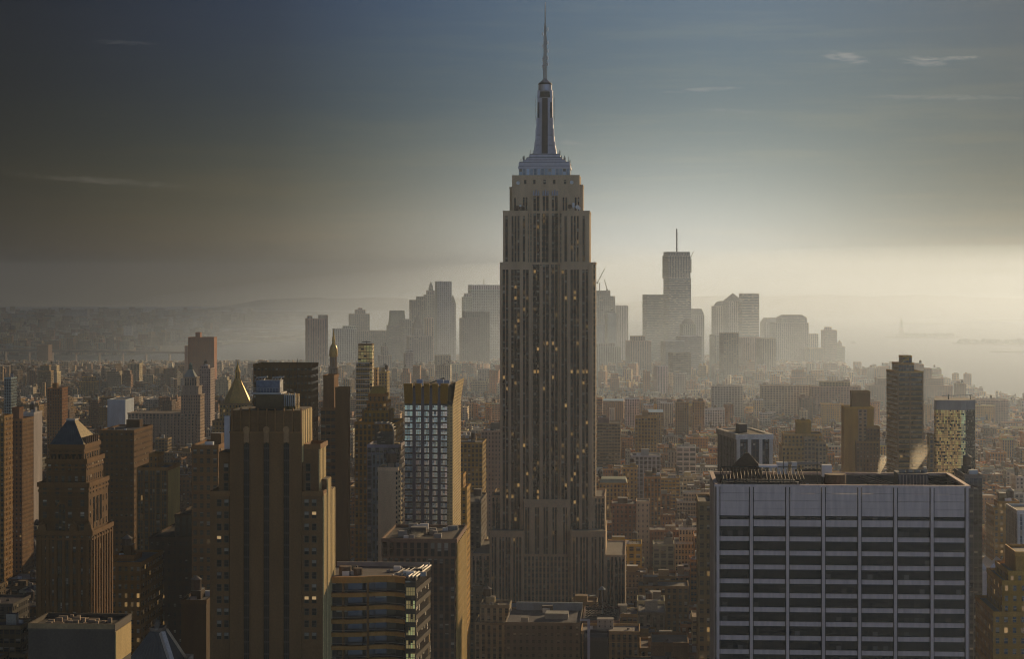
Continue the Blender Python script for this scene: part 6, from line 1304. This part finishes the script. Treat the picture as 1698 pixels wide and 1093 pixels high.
def lot_geometry(l, r, mb_wall, mb_roof, mb_pent, far):
    """walls, roof and roof structures of one ordinary building in local metres (x along the street, y away)"""
    w, d, h = l['w'], l['d'], l['h']
def tinted(c, r, k=.2):
    v = r.uniform(1 - k, 1 + k); v = min(v, .72 / max(c)); return (c[0] * v, c[1] * v, c[2] * v * r.uniform(.88, 1.04), r.random())
used = {}
def nearest(l):
    best = None
    for (px, py, Y, sh) in LAND:
        dd = math.hypot(px - l['px'], (py - l['top']) * .8) + abs(Y - l['Y']) * .02
        if best is None or dd < best[0]: best = (dd, sh, px, py, Y)
    return best
pend = []
for l in ind:
    r = random.Random(int(l['a'] * 7 + l['b'] * 13)); pc_, pn, _ = pick(r, PAL); rc_, rn, _ = pick(r, ROOFS); win = r.choice(WINS)
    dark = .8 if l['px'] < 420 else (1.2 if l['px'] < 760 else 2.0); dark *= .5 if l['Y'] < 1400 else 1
    x, y = xy(l['a'], l['b']); w, d, h = l['w'], l['d'], l['h']; g = drop(x, y) + 3
    o = empty('city_building', '', 'building', (x, y, g), -TH, 'ordinary city buildings between the towers')
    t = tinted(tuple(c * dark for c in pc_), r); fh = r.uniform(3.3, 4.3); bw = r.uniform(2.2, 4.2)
    set_back = h > 35 and w > 16 and r.random() < .45; feat = []
    z1 = h * r.uniform(.72, .88) if set_back else h
    m = MB(); m.box(0, w, 0, d, 0, z1, t, win, bw, fh, roof=(*rc_, .3)); m.build('wall', M_FAC, o)
    ck = r.choice([.7, 1.35, 1.6]); cor = tuple(min(.7, c * ck) for c in t[:3]) + (0,)
    m = MB(); m.parapet(0, w, 0, d, z1, h=r.uniform(.6, 1.5), t=.45, o=r.choice([.12, .3, .6]), tint=cor)
    if r.random() < .5: zz = z1 - fh * 1.2; m.box(-.25, w + .25, -.3, -.01, zz - .35, zz, cor, bottom=True)
    m.build('cornice', M_FAC, o); top = (0, w, 0, d, z1)
    if set_back:
        i1, i2, i3 = r.uniform(.08, .2) * w, r.uniform(.08, .2) * w, r.uniform(.1, .3) * d
        m = MB(); m.box(i1, w - i2, i3, d - 1.5, z1, h, t, win, bw, fh, roof=(*rc_, .3)); m.parapet(i1, w - i2, i3, d - 1.5, h, tint=cor); m.build('setback_storeys', M_FAC, o); top = (i1, w - i2, i3, d - 1.5, h); feat.append('upper setback')
    if r.random() < .35:
        n = max(2, int(w / 5)); m = MB()
        for i in range(n + 1): xx = w * i / n; m.box(max(-.2, xx - .4), min(w + .2, xx + .4), -.32, -.012, 0, z1 - fh * 1.3, (*[c * 1.15 for c in t[:3]], 0))
        m.build('piers', M_FAC, o)['kind'] = 'stuff'; feat.append('ribbed front')
    x0, x1, y0, y1, zt = top
    if x1 - x0 > 9:
        m = MB(); ww, dd = r.uniform(4, min(10, (x1 - x0) * .5)), r.uniform(4, 8); bx, by = r.uniform(x0 + .8, x1 - ww - .8), r.uniform(y0 + 2, max(y0 + 2.1, y1 - dd - .8)); hb = r.uniform(2.8, 6)
        m.box(bx, bx + ww, by, by + dd, zt, zt + hb, tinted(r.choice([t[:3], (.3, .24, .18), (.4, .38, .35)]), r), (.2, .3, .8, 0) if r.random() < .4 else NOWIN, 3, 3, roof=(*rc_, 0)); m.build('bulkhead', M_FAC, o)
        nt = r.choices([0, 1, 2], [5, 4, 1])[0]
        for q in range(nt): water_tank(o, r.uniform(x0 + 2.6, x1 - 2.6), r.uniform(y0 + 3, y1 - 3), zt + (hb if q == 0 and r.random() < .01 else 0), r.uniform(1.6, 2.4), r.uniform(3.4, 4.6), r.uniform(2.5, 5))
        if nt == 1: feat.append('one water tank')
        if nt == 2: feat.append('two water tanks')
        for q in range(r.randint(1, 5)):
            s = r.uniform(.8, 2.2); ux, uy = r.uniform(x0 + .7, x1 - 3.6), r.uniform(y0 + .7, y1 - 3); m = MB(); m.box(ux, ux + s * 1.3, uy, uy + s, zt + .01, zt + .4 + s * .6, (.5, .5, .5, 0)); m.build('air_unit', r.choice([M_STEEL, M_WHITE, M_DARK]), o)
        if r.random() < .3: m = MB(); ux = r.uniform(x0 + 1, x1 - 1); m.bar((ux, y1 - 1, zt), (ux, y1 - 1, zt + r.uniform(4, 9)), .3, (.2, .15, .1, 0), n=6); m.build('chimney', M_FAC, o)
    if rn.startswith('silver') or rn.startswith('bluish'): feat.append(rn)
    nb = nearest(l); size = 'broad' if w > 34 else ('narrow' if w < 17 else 'mid sized')
    hgt = 'tall' if h > 55 else ('low' if h < 28 else '')
    rel = 'east of' if l['px'] < nb[2] - 12 else ('west of' if l['px'] > nb[2] + 12 else ('below' if l['top'] > nb[3] else 'above'))
    base = ' '.join(q for q in (size, hgt, pn, 'block', ('with ' + feat[0]) if feat else '', rel, 'the', nb[1]) if q)
    pend.append((base, nb[0], o))
by = {}
for base, dd, o in pend: by.setdefault(base, []).append((dd, o))
ORD = ['nearest', 'second nearest', 'third nearest', 'fourth nearest', 'fifth nearest', 'sixth nearest', 'seventh nearest', 'eighth nearest', 'ninth nearest', 'tenth nearest', 'eleventh nearest', 'twelfth nearest']
for base, L_ in by.items():
    L_.sort(key=lambda q: q[0])
    for i, (dd, o) in enumerate(L_):
        lab = base if len(L_) == 1 else base.replace(' block', ' block, ' + ORD[min(i, 11)] + ',', 1)
        ws = lab.split()
        if len(ws) > 16: lab = ' '.join(w for w in ws if w not in ('mid', 'sized', 'one', 'the'))
        o['label'] = lab

# all the smaller and farther ones as one mass
mass = MB()
for l in lots:
    if id(l) in ids: continue
    r = random.Random(int(l['a'] * 7 + l['b'] * 13)); pc_, pn, _ = pick(r, PAL); rc_, rn, _ = pick(r, ROOFS); win = r.choice(WINS)
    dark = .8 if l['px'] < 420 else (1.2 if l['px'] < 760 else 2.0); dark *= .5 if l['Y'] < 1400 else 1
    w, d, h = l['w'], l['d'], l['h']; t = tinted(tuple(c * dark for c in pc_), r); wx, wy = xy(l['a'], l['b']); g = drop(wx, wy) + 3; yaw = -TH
    bk = int(l['b'] // 400) + int((l['a'] + 2000) // 560); yawj = 0
    if l['b'] > 3300: yawj = [0, .2, -.35, .1, -.2][bk % 5]
    ca, sa = math.cos(yaw + yawj), math.sin(yaw + yawj)
    if yawj: w *= .82; d *= .85
    def P(x, y): return (wx + x * ca - y * sa, wy + x * sa + y * ca)
    def bx(x0, x1, y0, y1, z0, z1, tt, ww, bw, fh, roof): mass.prism([P(x0, y0), P(x1, y0), P(x1, y1), P(x0, y1)], z0, z1, tt, ww, bw, fh, roof=roof)
    fh = r.uniform(3.2, 4.4); bw = r.uniform(2.4, 4.5)
    if l['Y'] > 3500: fh *= 1.3; bw *= 1.3
    bx(0, w, 0, d, g, g + h, t, win, bw, fh, (*rc_, 0))
    pr = r.uniform(.6, 1.4); ck = r.choice([1, 1.3, 1.6]); pt = tuple(min(.75, c * ck) for c in t[:3]) + (0,)
    # raised parapet ring: four thin walls
    if l['Y'] < 3800:
        for (x0, x1, y0, y1) in ((-.1, w + .1, -.1, .4), (-.1, w + .1, d - .4, d + .1), (-.1, .4, .4, d - .4), (w - .4, w + .1, .4, d - .4)): bx(x0, x1, y0, y1, g + h - .5, g + h + pr, pt, NOWIN, 3, 3, pt)
    for q in range(r.choices([0, 1, 2, 3], [1, 4, 3, 2])[0]):
        if w < 8: break
        s1, s2 = r.uniform(2.5, min(8, w * .45)), r.uniform(2.5, 7); x0, y0 = r.uniform(.6, w - s1 - .6), r.uniform(.6, d - s2 - .6)
        bx(x0, x0 + s1, y0, y0 + s2, g + h, g + h + r.uniform(1.5, 5.5), tinted(r.choice([t[:3], (.4, .38, .35), (.3, .22, .15)]), r), NOWIN, 3, 3, tinted(r.choice([rc_, (.45, .45, .45)]), r))
    if r.random() < .3 and w > 9 and l['Y'] < 4200:
        x0, y0 = P(r.uniform(3, w - 3), r.uniform(4, d - 4)); rr = r.uniform(1.6, 2.3); hz = g + h + r.uniform(2.5, 5)
        mass.cone(x0, y0, rr, rr, hz, hz + 4, 8, (.11, .07, .045, 0)); mass.cone(x0, y0, rr * 1.08, 0, hz + 4, hz + 5.5, 8, (.2, .17, .15, 0)); mass.cone(x0, y0, rr * .7, rr * .7, g + h, hz, 5, (.06, .05, .05, 0), cap=False)
o = mass.build('city_mass', M_FAC); o['kind'] = 'stuff'; o['label'] = 'thousands of small and far city buildings between the towers'

# far eastern shore: low houses, sheds and slabs
far = MB(); r = random.Random(77)
for i in range(9000):
    Y = 6950 + (17300 - 6950) * r.random() ** 1.5; 
    pxmax = 520 if (8700 < Y < 10200 or Y > 12200) else (350 if Y > 8000 else 250)
    if Y < 7300: pxmax = 200
    px = r.uniform(-40, pxmax); x = gx(px, Y); g = drop(x, Y) + 4; big = r.random() < .05 and px < 420
    w = r.uniform(12, 45) * (1 + (Y - 7000) / 12000); d = r.uniform(12, 40); h = r.uniform(30, 60) if big else r.uniform(6, 17)
    if 8700 < Y < 10200 and px > 350: h = min(h, 14); w *= 1.6
    a = r.uniform(-.7, .7); ca, sa = math.cos(a), math.sin(a); pc_ = pick(r, PAL)[0]; t = tinted(pc_, r)
    far.prism([(x + u * ca - v * sa, Y + u * sa + v * ca) for u, v in ((0, 0), (w, 0), (w, d), (0, d))], g, g + h, t, (.4, .4, .8, 0), 6, 5, roof=tinted(pick(r, ROOFS)[0], r))
o = far.build('far_shore_buildings', M_FAC); o['kind'] = 'stuff'; o['label'] = 'low houses and sheds on the far eastern shore'
